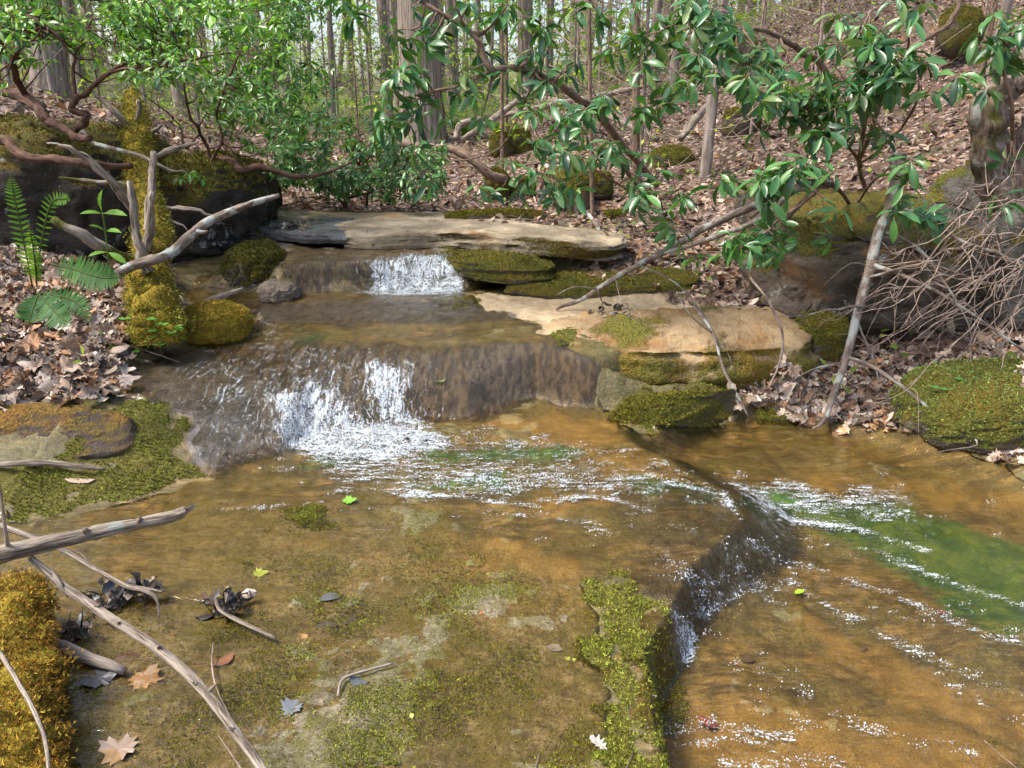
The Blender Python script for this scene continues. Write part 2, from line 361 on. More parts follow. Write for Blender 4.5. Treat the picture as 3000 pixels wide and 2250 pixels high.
def bark_mat(name, a, b, moss=0., stretch=.15, sc=24, lich=0., bst=.9, mosscol=(.11, .105, .015)):
    t = NT(name); o = t.n('Attribute', attribute_name='TC').outputs['Vector']; v = t.map(o, (1, 1, stretch)); n1 = t.noise(sc, 5, v, .65, .3); n2 = t.noise(3, 4, o)
    col = t.mix(t.mr(n1, .32, .68), a, b); col = t.mix(t.mr(n2, .35, .7, 0, .4), col, t.mix(1., col, (.55, .55, .55), 'MULTIPLY'))
    if lich: col = t.mix(t.mr(t.noise(7, 5, o), .62 - lich, .7 - lich), col, (.30, .31, .28))
    if moss: col = t.mix(t.mr(t.math('ADD', t.noise(5, 5, o), t.math('MULTIPLY', t.rgb(t.attr('Col'))[0], .5)), .75 - moss, .9 - moss), col, t.mix(t.mr(t.noise(60, 3, o), .3, .7), (.04, .045, .008), mosscol))
    return t.end(t.pr(col, .85, t.bump(n1, bst, .02), .25))
M_BARK = bark_mat('grey bark', (.13, .105, .085), (.38, .32, .27), .10, .12)
M_BARKB = bark_mat('furrowed bark', (.085, .066, .052), (.40, .33, .27), .05, .05, 34, bst=1.)
M_BARKR = bark_mat('reddish laurel bark', (.045, .022, .014), (.17, .095, .065), .05, .3, 40)
M_BARKP = bark_mat('brown stem bark', (.09, .055, .036), (.27, .19, .135), .04, .3, 40)
M_DEADW = bark_mat('weathered wood', (.07, .05, .035), (.50, .42, .33), .0, .07, 110, .03, bst=1.)
M_TWIG = bark_mat('dry twig', (.14, .10, .075), (.40, .31, .25), .0, .3, 60, bst=.4)
M_LICHB = bark_mat('lichened branch', (.09, .065, .05), (.25, .2, .16), .0, .3, 40, .12)
M_BIRCH = bark_mat('gnarled mossy bark', (.07, .05, .038), (.30, .23, .18), .22, .3, 34, .04)

def rock_mat(name, base, dark, moss=.5, mosscol=((.05, .055, .008), (.13, .125, .015)), lichen=.0, orange=0., rough=.8, strat=1., wet=0., mossn=1.):
    t = NT(name); p = t.pos(); st = t.noise(5, 6, t.map(p, (1.1, 1.1, 4.5)), .7, .15); n1 = t.noise(3.2, 6); n2 = t.noise(28, 5, None, .7); n3 = t.noise(90, 3)
    col = t.mix(t.mr(n1, .35, .68), dark, base); col = t.mix(t.mr(st, .48, .62, 0, .45 * strat), col, t.mix(1., col, (.55, .5, .45), 'MULTIPLY'))
    col = t.mix(t.mr(n2, .35, .75, 0, .4), col, t.mix(1., col, (1.35, 1.3, 1.25), 'MULTIPLY'))
    if orange: col = t.mix(t.mr(t.noise(2.6, 4, t.map(p, (1, 1, 1.7))), .62 - orange, .78 - orange, 0, .8), col, (.30, .15, .045))
    if lichen: col = t.mix(t.mr(t.noise(5.5, 5, None, .7, .5), .66 - lichen, .70 - lichen, 0, .8), col, (.33, .34, .31))
    g = t.n('NewGeometry'); sx = t.n('SeparateXYZ'); t.put(sx.inputs[0], g.outputs['Normal'])
    mm = t.math('ADD', t.math('MULTIPLY', sx.outputs[2], .28 * mossn), t.math('ADD', t.math('MULTIPLY', t.noise(2.4, 5), 1.), t.math('MULTIPLY', n2, .25)))
    mm = t.mr(mm, 1.13 - moss * .62, 1.25 - moss * .62)
    mc = t.mix(t.mr(n3, .35, .65), mosscol[0], mosscol[1])
    mc = t.mix(t.mr(t.noise(5, 3), .4, .65, 0, .6), mc, t.mix(1., mc, (1.5, .95, .7), 'MULTIPLY'))
    col = t.mix(mm, col, mc)
    h = t.math('ADD', t.math('MULTIPLY', n2, .8), t.math('ADD', t.math('MULTIPLY', st, .25 + .75 * strat), t.math('MULTIPLY', t.math('MULTIPLY', n3, mm), .8)))
    rr = t.mr(mm, 0, 1, rough, .95)
    return t.end(t.pr(col, rr, t.bump(h, 1., .035), .3))
M_ROCK = rock_mat('grey brown sandstone', (.20, .165, .125), (.07, .055, .042), .55)
M_ROCKM = rock_mat('mossy sandstone', (.17, .14, .10), (.06, .048, .035), .95)
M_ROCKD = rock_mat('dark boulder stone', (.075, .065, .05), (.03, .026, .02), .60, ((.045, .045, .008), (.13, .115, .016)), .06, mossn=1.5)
M_CREAM = rock_mat('cream sandstone', (.42, .31, .175), (.23, .155, .08), 1.0, ((.09, .085, .014), (.22, .20, .035)), .0, .14, .75, .2, mossn=-.5)
M_LEDGE = rock_mat('upper ledge sandstone', (.46, .38, .26), (.20, .165, .11), .82, ((.05, .042, .012), (.14, .125, .022)), 0., .04, .8, 1., mossn=-.9)
M_OVER = rock_mat('overhanging boulder stone', (.19, .155, .115), (.055, .045, .034), .62, ((.06, .06, .012), (.15, .14, .02)), .07, .06)
M_WETREFL = rock_mat('wet stone in reflection grey', (.20, .205, .21), (.08, .08, .082), .0, lichen=.0, rough=.18, strat=.8)  # blue grey of the water's reflection put into the stone colour
M_BROWNR = rock_mat('dark brown crusted stone', (.105, .08, .06), (.045, .038, .032), .55, ((.10, .065, .015), (.20, .145, .03)), .0, .03)
M_GREYF = rock_mat('grey lichened boulder stone', (.20, .19, .165), (.07, .065, .055), .62, ((.05, .055, .008), (.15, .16, .015)), .04)

# ------------------------------------------------------------------ ground
def grow(a, b, d0, g):
    o = [a]; s = d0
    while o[-1] < b: o.append(o[-1] + s); s *= g
    return np.array(o)
core = np.arange(-2.1, 3.0, .0125)
xs = np.concatenate([-grow(2.1, 70, .013, 1.06)[::-1][:-1], core, grow(core[-1] + .013, 70, .013, 1.05)])
ys = np.concatenate([-grow(-1.2, 15, .06, 1.2)[::-1], grow(1.215, 95, .0085, 1.0048)])
GX, GY = np.meshgrid(xs, ys)
H0 = hs(GX, GY)
STREAM = np.zeros(GX.shape); nr = (GX > -4) & (GX < 5) & (GY > .2) & (GY < 9)
STREAM[nr] = sst(-.06, .05, sdf(POLY_S, GX[nr], GY[nr]))
STREAM = np.where(GY < .2, 0, STREAM)
x, y = GX, GY
MOSSP = [[(150, 870), (330, 860), (390, 930), (420, 1010), (400, 1040), (130, 1100), (-100, 1150), (-100, 1060), (230, 1010), (140, 985), (230, 930)],
         [(1270, 1250), (1350, 1240), (1440, 1290), (1400, 1390), (1375, 1440), (1400, 1560), (1430, 1700), (1290, 1700), (1330, 1550), (1270, 1420), (1290, 1320)],
         [(1330, 880), (1470, 850), (1560, 835), (1540, 870), (1480, 900), (1390, 925), (1320, 905)],
         [(920, 645), (1020, 645), (1030, 662), (940, 658)],
         [(1195, 720), (1240, 715), (1250, 745), (1210, 750)], [(950, 540), (1100, 535), (1180, 575), (1000, 570)],
         [(620, 1110), (720, 1105), (700, 1150), (620, 1145)], [(1375, 1400), (1440, 1385), (1475, 1500), (1450, 1600), (1440, 1750), (1390, 1750)]]
ALGP = [[(1575, 1080), (1640, 1060), (1800, 1070), (1950, 1090), (2100, 1130), (2260, 1190), (2300, 1400), (2100, 1350), (1900, 1190), (1750, 1140), (1620, 1110)],
        [(1330, 1040), (1450, 1035), (1560, 1070), (1540, 1090), (1400, 1060)], [(880, 975), (1250, 965), (1240, 1000), (900, 1010)],
        [(760, 860), (820, 870), (850, 920), (790, 915)], [(640, 725), (720, 725), (700, 745), (640, 745)], [(900, 1040), (1150, 1020), (1100, 1060), (900, 1070)], [(650, 975), (800, 970), (790, 1000), (660, 1000)]]
CASC = [[(250, 800), (400, 748), (640, 733), (900, 742), (1180, 737), (1290, 790), (1270, 880), (1150, 870), (1010, 908), (860, 915), (640, 960), (560, 1005), (420, 1040), (390, 980), (380, 900)],
        [(600, 575), (760, 560), (1000, 548), (1040, 620), (780, 630), (600, 632)], [(420, 660), (560, 650), (1150, 655), (1130, 690), (560, 705)],
        [(1300, 1050), (1560, 1066), (1600, 1120), (1570, 1190), (1490, 1250), (1440, 1350), (1380, 1330), (1360, 1200)], [(1470, 1240), (1640, 1150), (1700, 1300), (1500, 1400), (1450, 1380)]]
CREAMP = [[(560, 456), (950, 458), (1040, 500), (800, 506), (760, 480), (600, 470)], [(1000, 634), (1250, 632), (1700, 670), (1700, 700), (1180, 730), (1150, 690), (1040, 660)]]
ORANGE = [[(1300, 900), (1400, 905), (1330, 960), (1560, 1070), (1400, 1050), (1150, 960), (1000, 915), (1150, 890)], [(1020, 1080), (1400, 1070), (1300, 1110), (1100, 1130)],
          [(640, 1180), (1240, 1170), (1280, 1260), (900, 1260), (700, 1230)], [(1040, 1240), (1270, 1240), (1260, 1350), (1080, 1330)], [(1080, 1440), (1200, 1420), (1180, 1520), (1050, 1560)], [(1160, 700), (1230, 690), (1290, 770), (1230, 760)],
          [(1680, 1270), (2000, 1420), (2250, 1600), (2250, 1660), (1900, 1500), (1700, 1350)], [(1450, 1500), (2212, 1560), (2250, 1750), (1450, 1750)], [(1700, 1000), (2250, 1050), (2250, 1130), (1750, 1040)]]
RAG = fbm(x * 14, y * 14, 0, 4, 88)
moss = sst(.38, .62, masks(MOSSP, x, y, .09) + .75 * RAG); alg = masks(ALGP, x, y, .12); casc = np.maximum(masks(CASC[:3], x, y, .09), .35 * masks(CASC[3:], x, y, .12)); cream = masks(CREAMP, x, y, .06); orange = masks(ORANGE, x, y, .22)
fg = np.maximum(mask([(330, 1290), (1270, 1240), (1300, 1700), (100, 1700), (140, 1350)], x, y, .1), .6 * mask([(560, 1120), (900, 1090), (1000, 1200), (1300, 1250), (1250, 1300), (600, 1300), (480, 1230)], x, y, .12))
b1 = fbm(x * 2.3, y * 2.3, 0, 5, 3); b2 = fbm(x * 9, y * 9, 0, 4, 21); b3 = fbm(x * 34, y * 34, 0, 3, 31)
inb = STREAM
bump = inb * (.022 * b1 + .009 * b2 + .006 * b3 + .0022 * fbm(x * 75, y * 75, 0, 2, 35) - .012 * np.clip(.10 - np.abs(fbm(x * 3.1, y * 5.2, 0, 4, 36)), 0, 1) * 10 * (1 - casc))
far = np.clip(y / 8, .3, 3)
bump = bump + (1 - inb) * (.05 * fbm(x * 1.1, y * 1.1, 0, 5, 41) * far + .02 * b2 + .012 * b3)
sbasin = np.full(x.shape, -9.); sbasin[nr] = sdf(POLY_B, x[nr], y[nr]); inbas = sst(0, .15, sbasin)
bump -= inb * casc * .004
# strata cracks and ridges of bedrock
bump += inb * inbas * (.014 * np.sin((x * .8 + y * 1.1 + .35 * b1) * 7.5))
bump += moss * (.006 + .011 * fbm(x * 22, y * 22, 0, 3, 55))
HB = H0 + bump
V = np.stack([x, y, HB], -1).reshape(-1, 3)
ny, nx = x.shape; ii, jj = np.meshgrid(np.arange(ny - 1), np.arange(nx - 1), indexing='ij'); a = ii * nx + jj
Q = np.stack([a, a + 1, a + nx + 1, a + nx], -1).reshape(-1, 4)
litter = (1 - STREAM)
colA = np.stack([moss, alg, litter], -1).reshape(-1, 3); colB = np.stack([cream, casc, orange], -1).reshape(-1, 3)
grey = masks([[(470, 462), (640, 456), (770, 472), (760, 500), (960, 520), (1000, 548), (900, 556), (760, 566), (600, 566), (480, 530)], [(540, 650), (1150, 650), (1130, 690), (560, 700)], [(280, 800), (420, 750), (560, 800), (620, 900), (620, 980), (420, 1030), (400, 920)]], x, y, .08)  # water reflections on shelf, riffle and cascade slab, painted as grey bed
farg = np.stack([sst(11, 20, y) * sst(5.0, -2, x - .25 * y), fg, grey], -1).reshape(-1, 3)
t = NT('creek bedrock, moss and forest floor')
A = t.rgb(t.attr('maskA')); B = t.rgb(t.attr('maskB')); C = t.rgb(t.attr('maskC'))
n1 = t.noise(2.1, 6); n2 = t.noise(13, 6, None, .65); n3 = t.noise(70, 4, None, .7); n4 = t.noise(5, 5, None, .6, .6)
ns = t.noise(3, 6, t.map(t.pos(), (1.2, 5., 1), (0, 0, R(-38))), .6, .5)
rock = t.mix(t.mr(n2, .35, .7), (.14, .10, .036), (.34, .245, .098))
rock = t.mix(t.mr(t.noise(4.1, 6, None, .7, .4), .44, .6, 0, .8), rock, t.mix(t.mr(n2, .4, .6), (.085, .073, .018), (.17, .142, .04)))
rock = t.mix(t.mr(t.noise(6.3, 5, None, .7, 1.), .55, .7, 0, .55), rock, (.25, .21, .12))
rock = t.mix(t.mr(ns, .46, .58, 0, .78), rock, (.055, .042, .010))
nst = t.noise(1., 5, t.map(t.pos(), (9, 70, 8), (0, 0, R(38))), .6, .8)
rock = t.mix(t.mr(nst, .48, .62, 0, .7), rock, (.05, .035, .01))
gr = t.noise(210, 3, None, .8)
rock = t.mix(t.mr(t.noise(2.7, 6, None, .72, .3), .42, .58, 0, .7), rock, t.mix(t.mr(n3, .35, .65), (.075, .07, .02), (.20, .18, .075)))
rock = t.mix(t.mr(t.noise(24, 4, None, .75), .54, .64, 0, .55), rock, (.055, .045, .016))
def brk(m, s=.5, lo=.42, hi=.6, nn=None): return t.mr(t.math('ADD', m, t.math('MULTIPLY', t.math('SUBTRACT', nn or n4, .5), s * 2)), lo, hi)
rock = t.mix(t.math('MULTIPLY', brk(B[2], .9, .35, .95), .62), rock, t.mix(t.mr(n2, .3, .7), (.25, .16, .042), (.37, .245, .075)))
rock = t.mix(t.math('MULTIPLY', C[1], t.mr(n2, .36, .6, .15, .85)), rock, t.mix(t.mr(n3, .35, .65), (.11, .092, .05), (.30, .26, .175)))
rock = t.mix(brk(B[1], .3), rock, t.mix(t.mr(t.noise(30, 4, t.map(t.pos(), (1, .22, .5))), .4, .65), (.07, .048, .018), (.27, .19, .085)))
rock = t.mix(t.math('MULTIPLY', brk(C[2], .5), .75), rock, t.mix(t.mr(n2, .35, .65), (.11, .10, .095), (.30, .28, .265)))  # grey painted over the rock in place of reflections on the water
rock = t.mix(brk(B[0], .35), rock, t.mix(t.mr(n2, .3, .75), (.36, .27, .15), (.60, .47, .30)))
rock = t.mix(t.math('MULTIPLY', brk(A[1], .9, .35, .9, nst), .9), rock, t.mix(t.mr(n2, .35, .65), (.014, .085, .018), (.08, .16, .018)))
rock = t.mix(t.mr(gr, .38, .62, .0, .62), rock, t.mix(1., rock, (.30, .28, .25), 'MULTIPLY')); rock = t.mix(t.mr(t.vor(120), .05, .18, .5, 0), rock, (.36, .30, .18))
mossf = brk(A[0], .45)
fgm = t.math('MULTIPLY', C[1], t.mr(t.noise(7, 6, None, .75), .46, .58))
mossf = t.math('MAXIMUM', mossf, t.math('MULTIPLY', fgm, .8))
mcol = t.mix(t.mr(gr, .35, .7), (.035, .032, .007), (.16, .14, .022))
rock = t.mix(mossf, rock, mcol)
vl = t.vor(26, None, 'F1', 1); vd = t.vor(26, None, 'F1', 0); hv = t.rgb(vl)
lit = t.mix(hv[0], (.05, .03, .02), (.22, .135, .095)); lit = t.mix(t.mr(hv[1], .75, .9), lit, (.46, .34, .26)); lit = t.mix(t.mr(n3, .4, .7, 0, .6), lit, (.03, .018, .011))
lit = t.mix(t.mr(t.noise(1.3, 5), .56, .68, 0, .55), lit, (.05, .06, .012))
lit = t.mix(t.math('MULTIPLY', C[0], t.mr(n1, .35, .6, .35, .95)), lit, t.mix(t.mr(n2, .4, .6), (.06, .09, .018), (.16, .21, .04)))
col = t.mix(A[2], rock, lit)
hgt = t.math('ADD', t.math('ADD', n2, t.math('ADD', t.math('MULTIPLY', n3, .7), t.math('MULTIPLY', gr, .35))), t.math('MULTIPLY', A[2], t.math('MULTIPLY', vd, 6.)))
wetr = t.mr(A[2], 0, 1, .45, .9)
wetr = t.math('MAXIMUM', wetr, t.math('MAXIMUM', mossf, t.math('MULTIPLY', B[0], .75)))
M_GROUND = t.end(t.pr(col, wetr, t.bump(hgt, .7, .012), .4))
me = mesh_np('ground', V, Q, None, {'maskA': colA, 'maskB': colB, 'maskC': farg})
tag(link('ground', me, M_GROUND), 'sandstone creek bed stepping down between leaf covered banks', 'ground', kind='structure')

# ------------------------------------------------------------------ water sheet
wx = np.arange(-2.2, 3.6, .011); wy = grow(1.15, 7.3, .008, 1.0035); x, y = np.meshgrid(wx, wy)
WETP = [(1500, 1950), (-300, 1950), (-300, 1200), (0, 1128), (150, 1108), (400, 1050), (450, 1020), (400, 930), (350, 880), (215, 860), (245, 800), (390, 742), (540, 735), (545, 690), (420, 660), (400, 640), (420, 590), (520, 590), (600, 600), (610, 540), (500, 530), (470, 500), (490, 465), (560, 455), (640, 458), (760, 476), (960, 500), (990, 520), (1000, 545), (1060, 560), (1120, 605), (1000, 636), (1050, 660), (1150, 695), (1210, 740), (1290, 790), (1280, 860), (1330, 890), (1350, 925), (1400, 925), (1500, 895), (1600, 865), (1750, 895), (1950, 935), (2212, 1000), (2600, 1150), (3200, 1500), (3200, 1950)]
wet = mask(WETP, x, y, .03); h0 = hs(x, y)
b1 = fbm(x * 2.3, y * 2.3, 0, 5, 3); b2 = fbm(x * 9, y * 9, 0, 4, 21); b3 = fbm(x * 34, y * 34, 0, 3, 31)
casw = np.maximum(masks(CASC[:3], x, y, .07), .5 * masks(CASC[3:], x, y, .12)); sb = sdf(POLY_B, x, y); inbw = sst(0, .15, sb)
dryfg = mask([(300, 1290), (560, 1250), (800, 1210), (1150, 1230), (1270, 1230), (1440, 1290), (1385, 1420), (1430, 1950), (100, 1950), (140, 1350)], x, y, .10)
drym = masks(MOSSP[:3], x, y, .03)
film = -.05 + .062 * wet + .010 * inbw - .010 * dryfg * wet - .014 * drym
bedw = casw * (.022 * b1 + .009 * b2 - .004)          # on the cascades the sheet follows the rock
rip = (.0035 * fbm(x * 16, y * 5, 0, 3, 61) * (1 - casw) + casw * .010 * fbm(x * 26, y * 7, 0, 3, 71))
FOAM1 = [[(590, 870), (640, 850), (720, 850), (770, 900), (850, 915), (930, 925), (960, 960), (900, 985), (780, 995), (640, 985), (620, 960), (620, 920)], [(815, 800), (870, 815), (890, 880), (930, 925), (860, 925), (820, 850)],
         [(790, 575), (880, 548), (985, 560), (1010, 636), (770, 638), (810, 620)]]
FOAM2 = [[(900, 940), (1040, 950), (1240, 968), (1230, 990), (1000, 1000), (880, 1010)], [(880, 935), (1000, 925), (1230, 960), (1400, 990), (1560, 1060), (1540, 1080), (1300, 1080), (1100, 1075), (880, 1070), (640, 1030), (680, 985)], [(1560, 1040), (1750, 1040), (1950, 1050), (1950, 1120), (1640, 1125), (1580, 1090)],
         [(540, 690), (590, 705), (620, 740), (540, 745)], [(760, 625), (1020, 625), (1020, 645), (750, 645)], [(1440, 1300), (1490, 1300), (1510, 1400), (1450, 1400)]]
FOAM_GLINT = [[(640, 1000), (1300, 1040), (1600, 1120), (1560, 1180), (1200, 1150), (800, 1090)], [(1560, 1020), (2212, 1080), (2212, 1500), (1600, 1200)], [(1430, 1600), (1480, 1570), (1650, 1590), (1600, 1620), (1450, 1640)], [(1620, 1450), (1800, 1500), (1800, 1570), (1650, 1500)],
         [(1480, 1540), (1600, 1500), (1900, 1620), (2250, 1700), (1500, 1700)], [(1900, 1180), (2250, 1320), (2250, 1560), (2000, 1440), (1750, 1280)], [(400, 745), (900, 748), (860, 850), (420, 1020), (380, 900)], [(1480, 1240), (1640, 1170), (1720, 1290), (1500, 1400)]]  # thin foam patches; on the cascade face they paint silver glints
f1, f2, f3 = masks(FOAM1, x, y, .09), masks(FOAM2, x, y, .14, .12), masks(FOAM_GLINT, x, y, .2, .12)
rip += f1 * (.030 * np.abs(fbm(x * 24, y * 24, 0, 4, 81)) + .012 * fbm(x * 70, y * 70, 0, 2, 82)) + f2 * .007 * fbm(x * 30, y * 45, 0, 3, 91)
WZ = h0 + film + bedw + rip
bedz = h0 + inb.mean() * 0 + .022 * b1 + .009 * b2
keep = (WZ > h0 - .035) & (wet > .02)
idx = -np.ones(x.size, int); ny, nx = x.shape
kq = keep[:-1, :-1] & keep[1:, :-1] & keep[:-1, 1:] & keep[1:, 1:]
ii, jj = np.nonzero(kq); a = ii * nx + jj; Q = np.stack([a, a + 1, a + nx + 1, a + nx], -1)
us = np.unique(Q); idx[us] = np.arange(len(us)); Q = idx[Q]
V = np.stack([x, y, WZ], -1).reshape(-1, 3)[us]
LINES = [[(1450, 1590), (1560, 1580), (1700, 1602)], [(1500, 1625), (1580, 1600), (1660, 1620)], [(1600, 1450), (1700, 1480), (1760, 1520)], [(1660, 1540), (1750, 1580)], [(2030, 1480), (2120, 1530)], [(1700, 1265), (1850, 1350), (2000, 1440), (2212, 1520)], [(1760, 1300), (1900, 1370), (2080, 1470)],
         [(1830, 1260), (1960, 1310), (2100, 1370), (2212, 1400)], [(1900, 1200), (2050, 1270), (2212, 1320)], [(1480, 1250), (1600, 1230), (1720, 1290)], [(1500, 1300), (1620, 1280), (1700, 1320)], [(1560, 1200), (1650, 1190), (1760, 1240)], [(1440, 1050), (1560, 1075), (1600, 1120)], [(700, 1060), (900, 1070), (1150, 1100)], [(1060, 1110), (1250, 1130), (1330, 1160)],
         [(1150, 1090), (1300, 1080), (1420, 1110)], [(480, 1105), (620, 1095), (700, 1100)], [(1300, 1180), (1420, 1190), (1480, 1230)], [(1700, 1130), (1850, 1150), (2000, 1200)], [(1460, 1340), (1500, 1380), (1480, 1430)], [(1800, 1560), (1950, 1610), (2100, 1640)], [(1560, 1660), (1750, 1650), (1900, 1690)]]
f4 = np.zeros(x.shape); xw, yw = x + .02 * WPX(x, y), y + .02 * WPY(x, y)
for ln_ in LINES:
    pp = [hit(*q)[:2] for q in ln_]
    for a_, b_ in zip(pp[:-1], pp[1:]):
        e_ = b_ - a_; tt_ = np.clip(((xw - a_[0]) * e_[0] + (yw - a_[1]) * e_[1]) / (e_ @ e_), 0, 1); f4 = np.maximum(f4, sst(.045, .0, np.hypot(xw - a_[0] - tt_ * e_[0], yw - a_[1] - tt_ * e_[1])))
f_glint = masks([[(300, 790), (640, 740), (900, 748), (1100, 745), (1180, 800), (900, 860), (600, 1000), (430, 1030), (390, 900)], [(540, 655), (1120, 655), (1100, 688), (560, 700)]], x, y, .12)  # silvery reflections on the cascade and riffle, painted as pale streaks
foam = np.clip(.34 * f_glint + .98 * f1 + .58 * f2 + .24 * f3 + .52 * f4, 0, 1)  # foam cover with the painted cascade glints added in
right = np.clip(sst(.2, .9, x / np.maximum(y, .1) * 2.4 - .0) , 0, 1)
CW = np.stack([foam, casw, inbw], -1).reshape(-1, 3)[us]
t = NT('clear shallow creek water')
M = t.rgb(t.attr('Col')); p = t.pos()
down = t.map(p, (95, 26, 30), (0, 0, 0)); side = t.map(p, (11, 27, 20), (0, 0, R(8))); diag = t.map(p, (16, 70, 20), (0, 0, R(38)))
nd = t.noise(1., 5, down, .68, 1.9); nsd = t.noise(1., 4, side, .55, .7); ng = t.noise(.8, 4, diag, .55, .8)
lo = t.mix(M[2], nsd, ng); hh = t.math('MULTIPLY', lo, .85)
hgt = t.mix(M[1], hh, t.math('MULTIPLY', nd, 1.5))
nrm = t.bump(hgt, 1., .010)
fr = t.n('Fresnel'); t.put(fr.inputs[0], t.mr(M[1], 0, 1, 1.37, 1.55)); t.put(fr.inputs[1], nrm)
gl = t.n('BsdfGlossy'); gl.inputs['Roughness'].default_value = .06; gl.inputs[0].default_value = (1, 1, 1, 1); t.put(gl.inputs['Normal'], nrm)
tp = t.n('BsdfTransparent'); tp.inputs[0].default_value = (.96, .87, .68, 1)
base = t.mixs(fr.outputs[0], tp.outputs[0], gl.outputs[0])
fn = t.mix(M[1], t.noise(1., 6, t.map(p, (22, 60, 30), (0, 0, R(10))), .72, 1.2), t.noise(1., 6, t.map(p, (60, 26, 14)), .72, 1.))
sp = t.vor(95, t.map(p, (1, 1, 1)), 'F1', 0)
fst = t.mix(M[1], t.mix(M[2], t.noise(1., 5, t.map(p, (6, 30, 20), (0, 0, R(8))), .7, 1.5), t.noise(1., 5, t.map(p, (5, 34, 20), (0, 0, R(38))), .7, 1.2)), t.noise(1., 5, t.map(p, (45, 9, 9)), .7, .8)); vb = t.vor(130)
hole = t.math('ADD', t.math('MULTIPLY', fst, 1.0), t.math('MULTIPLY', t.math('SUBTRACT', fn, .5), .55)); hole = t.math('SUBTRACT', hole, t.math('MULTIPLY', vb, .35))
ff = t.mr(t.math('ADD', hole, t.math('MULTIPLY', M[0], .46)), .66, .84)
ff = t.math('MULTIPLY', ff, t.mr(M[0], .02, .25))
foamglintsh = t.pr(t.mix(t.mr(fn, .4, .7), (.36, .42, .45), (.68, .71, .73)), .3, t.bump(fn, .8, .01), .5)  # foam colour, shared by the painted cascade glints
M_WATER = t.end(t.mixs(t.math('MULTIPLY', ff, .92), base, foamglintsh))
me = mesh_np('water', V, Q, None, {'Col': CW})
tag(link('water', me, M_WATER), 'clear shallow creek water sliding over brown sandstone steps', 'water', kind='structure')
WXG = (x, y, WZ, h0)
def wz(px_, py_):
    i = int(np.clip(np.searchsorted(wy, py_), 0, len(wy) - 1)); j = int(np.clip(np.searchsorted(wx, px_), 0, len(wx) - 1)); return float(WZ[i, j])

# foam bubbles and splash drops
def ico():
    g = (1 + 5 ** .5) / 2; v = np.array([(-1, g, 0), (1, g, 0), (-1, -g, 0), (1, -g, 0), (0, -1, g), (0, 1, g), (0, -1, -g), (0, 1, -g), (g, 0, -1), (g, 0, 1), (-g, 0, -1), (-g, 0, 1)], float)
    f = np.array([(0, 11, 5), (0, 5, 1), (0, 1, 7), (0, 7, 10), (0, 10, 11), (1, 5, 9), (5, 11, 4), (11, 10, 2), (10, 7, 6), (7, 1, 8), (3, 9, 4), (3, 4, 2), (3, 2, 6), (3, 6, 8), (3, 8, 9), (4, 9, 5), (2, 4, 11), (6, 2, 10), (8, 6, 7), (9, 8, 1)])
    return norm(v), f
IV, IF = ico()
def beads(mb, pos, rad, stretch=None):
    pos = np.asarray(pos); N = len(pos); rad = np.asarray(rad)[:, None, None]; L = IV[None] * rad
    if stretch is not None: L = L * np.asarray(stretch)
    mb.add((pos[:, None] + L).reshape(-1, 3), None, (IF[None] + (np.arange(N) * 12)[:, None, None]).reshape(-1, 3))
prob = (f1 * .7 + (f2 * .55 + f3 * .06) * (.05 + sst(.0, .35, fbm(x * 9, y * 26, 0, 4, 95)) * 2)) * (WZ > h0)
prob = prob + f4 * .25
pr = prob.ravel() / prob.sum(); nc = 1500; sel = rng.choice(pr.size, nc, p=pr); rep = rng.integers(2, 14, nc); sel = np.repeat(sel, rep); spr = np.repeat(rng.uniform(.003, .014, nc), rep)
pos = np.stack([x.ravel()[sel], y.ravel()[sel], WZ.ravel()[sel]], 1); off_ = rng.normal(size=(len(sel), 2)) * spr[:, None]; pos[:, 0] += off_[:, 0] * 1.6; pos[:, 1] += off_[:, 1] * .8
F1s = f1.ravel()[sel]; rad = rng.uniform(.0007, .0024, len(sel)) * (1 + .4 * F1s); rad *= np.where(rng.random(len(sel)) < .03, 1.8, 1)
pos[:, 2] += rad * .3 + F1s * np.abs(rng.normal(size=len(sel))) * .014
mb = MB(); beads(mb, pos, rad)
t = NT('white foam bubbles'); M_FOAM = t.end(t.mixs(.3, t.pr((.62, .65, .68), .12, None, .6), t.n('BsdfTransparent').outputs[0]))
o = mb.obj('foam_bubbles', M_FOAM); tag(o, 'white foam bubbles and splashes drifting on the creek below the little falls', 'foam', kind='stuff')
mb = MB()
for u, v0, v1, n in [(600, 860, 960, 50), (680, 850, 950, 60), (740, 880, 960, 40), (840, 810, 920, 60), (900, 880, 950, 35), (820, 570, 632, 25), (880, 552, 632, 60), (930, 556, 632, 60), (965, 565, 632, 40)]:
    for k in range(n // 2):
        uu = u + rnd.gauss(0, 22); va = rnd.uniform(v0, v1); q = hit(uu, va); ln = rnd.uniform(.01, .035)
        q = q + np.array([0, -.012 - abs(rnd.gauss(0, .012)), .012])
        dx = rnd.gauss(0, .2) * ln
        tube(mb, [q + (dx, .4 * ln, ln * .7), q, q + (-dx, -.25 * ln, -ln * .6)], [.0008, rnd.uniform(.001, .0026), .0008], 5, 4, .006, seed=k)
o = mb.obj('falling_water_strands', M_FOAM); tag(o, 'white strands of falling water at the small cascades', 'water strands', kind='stuff')

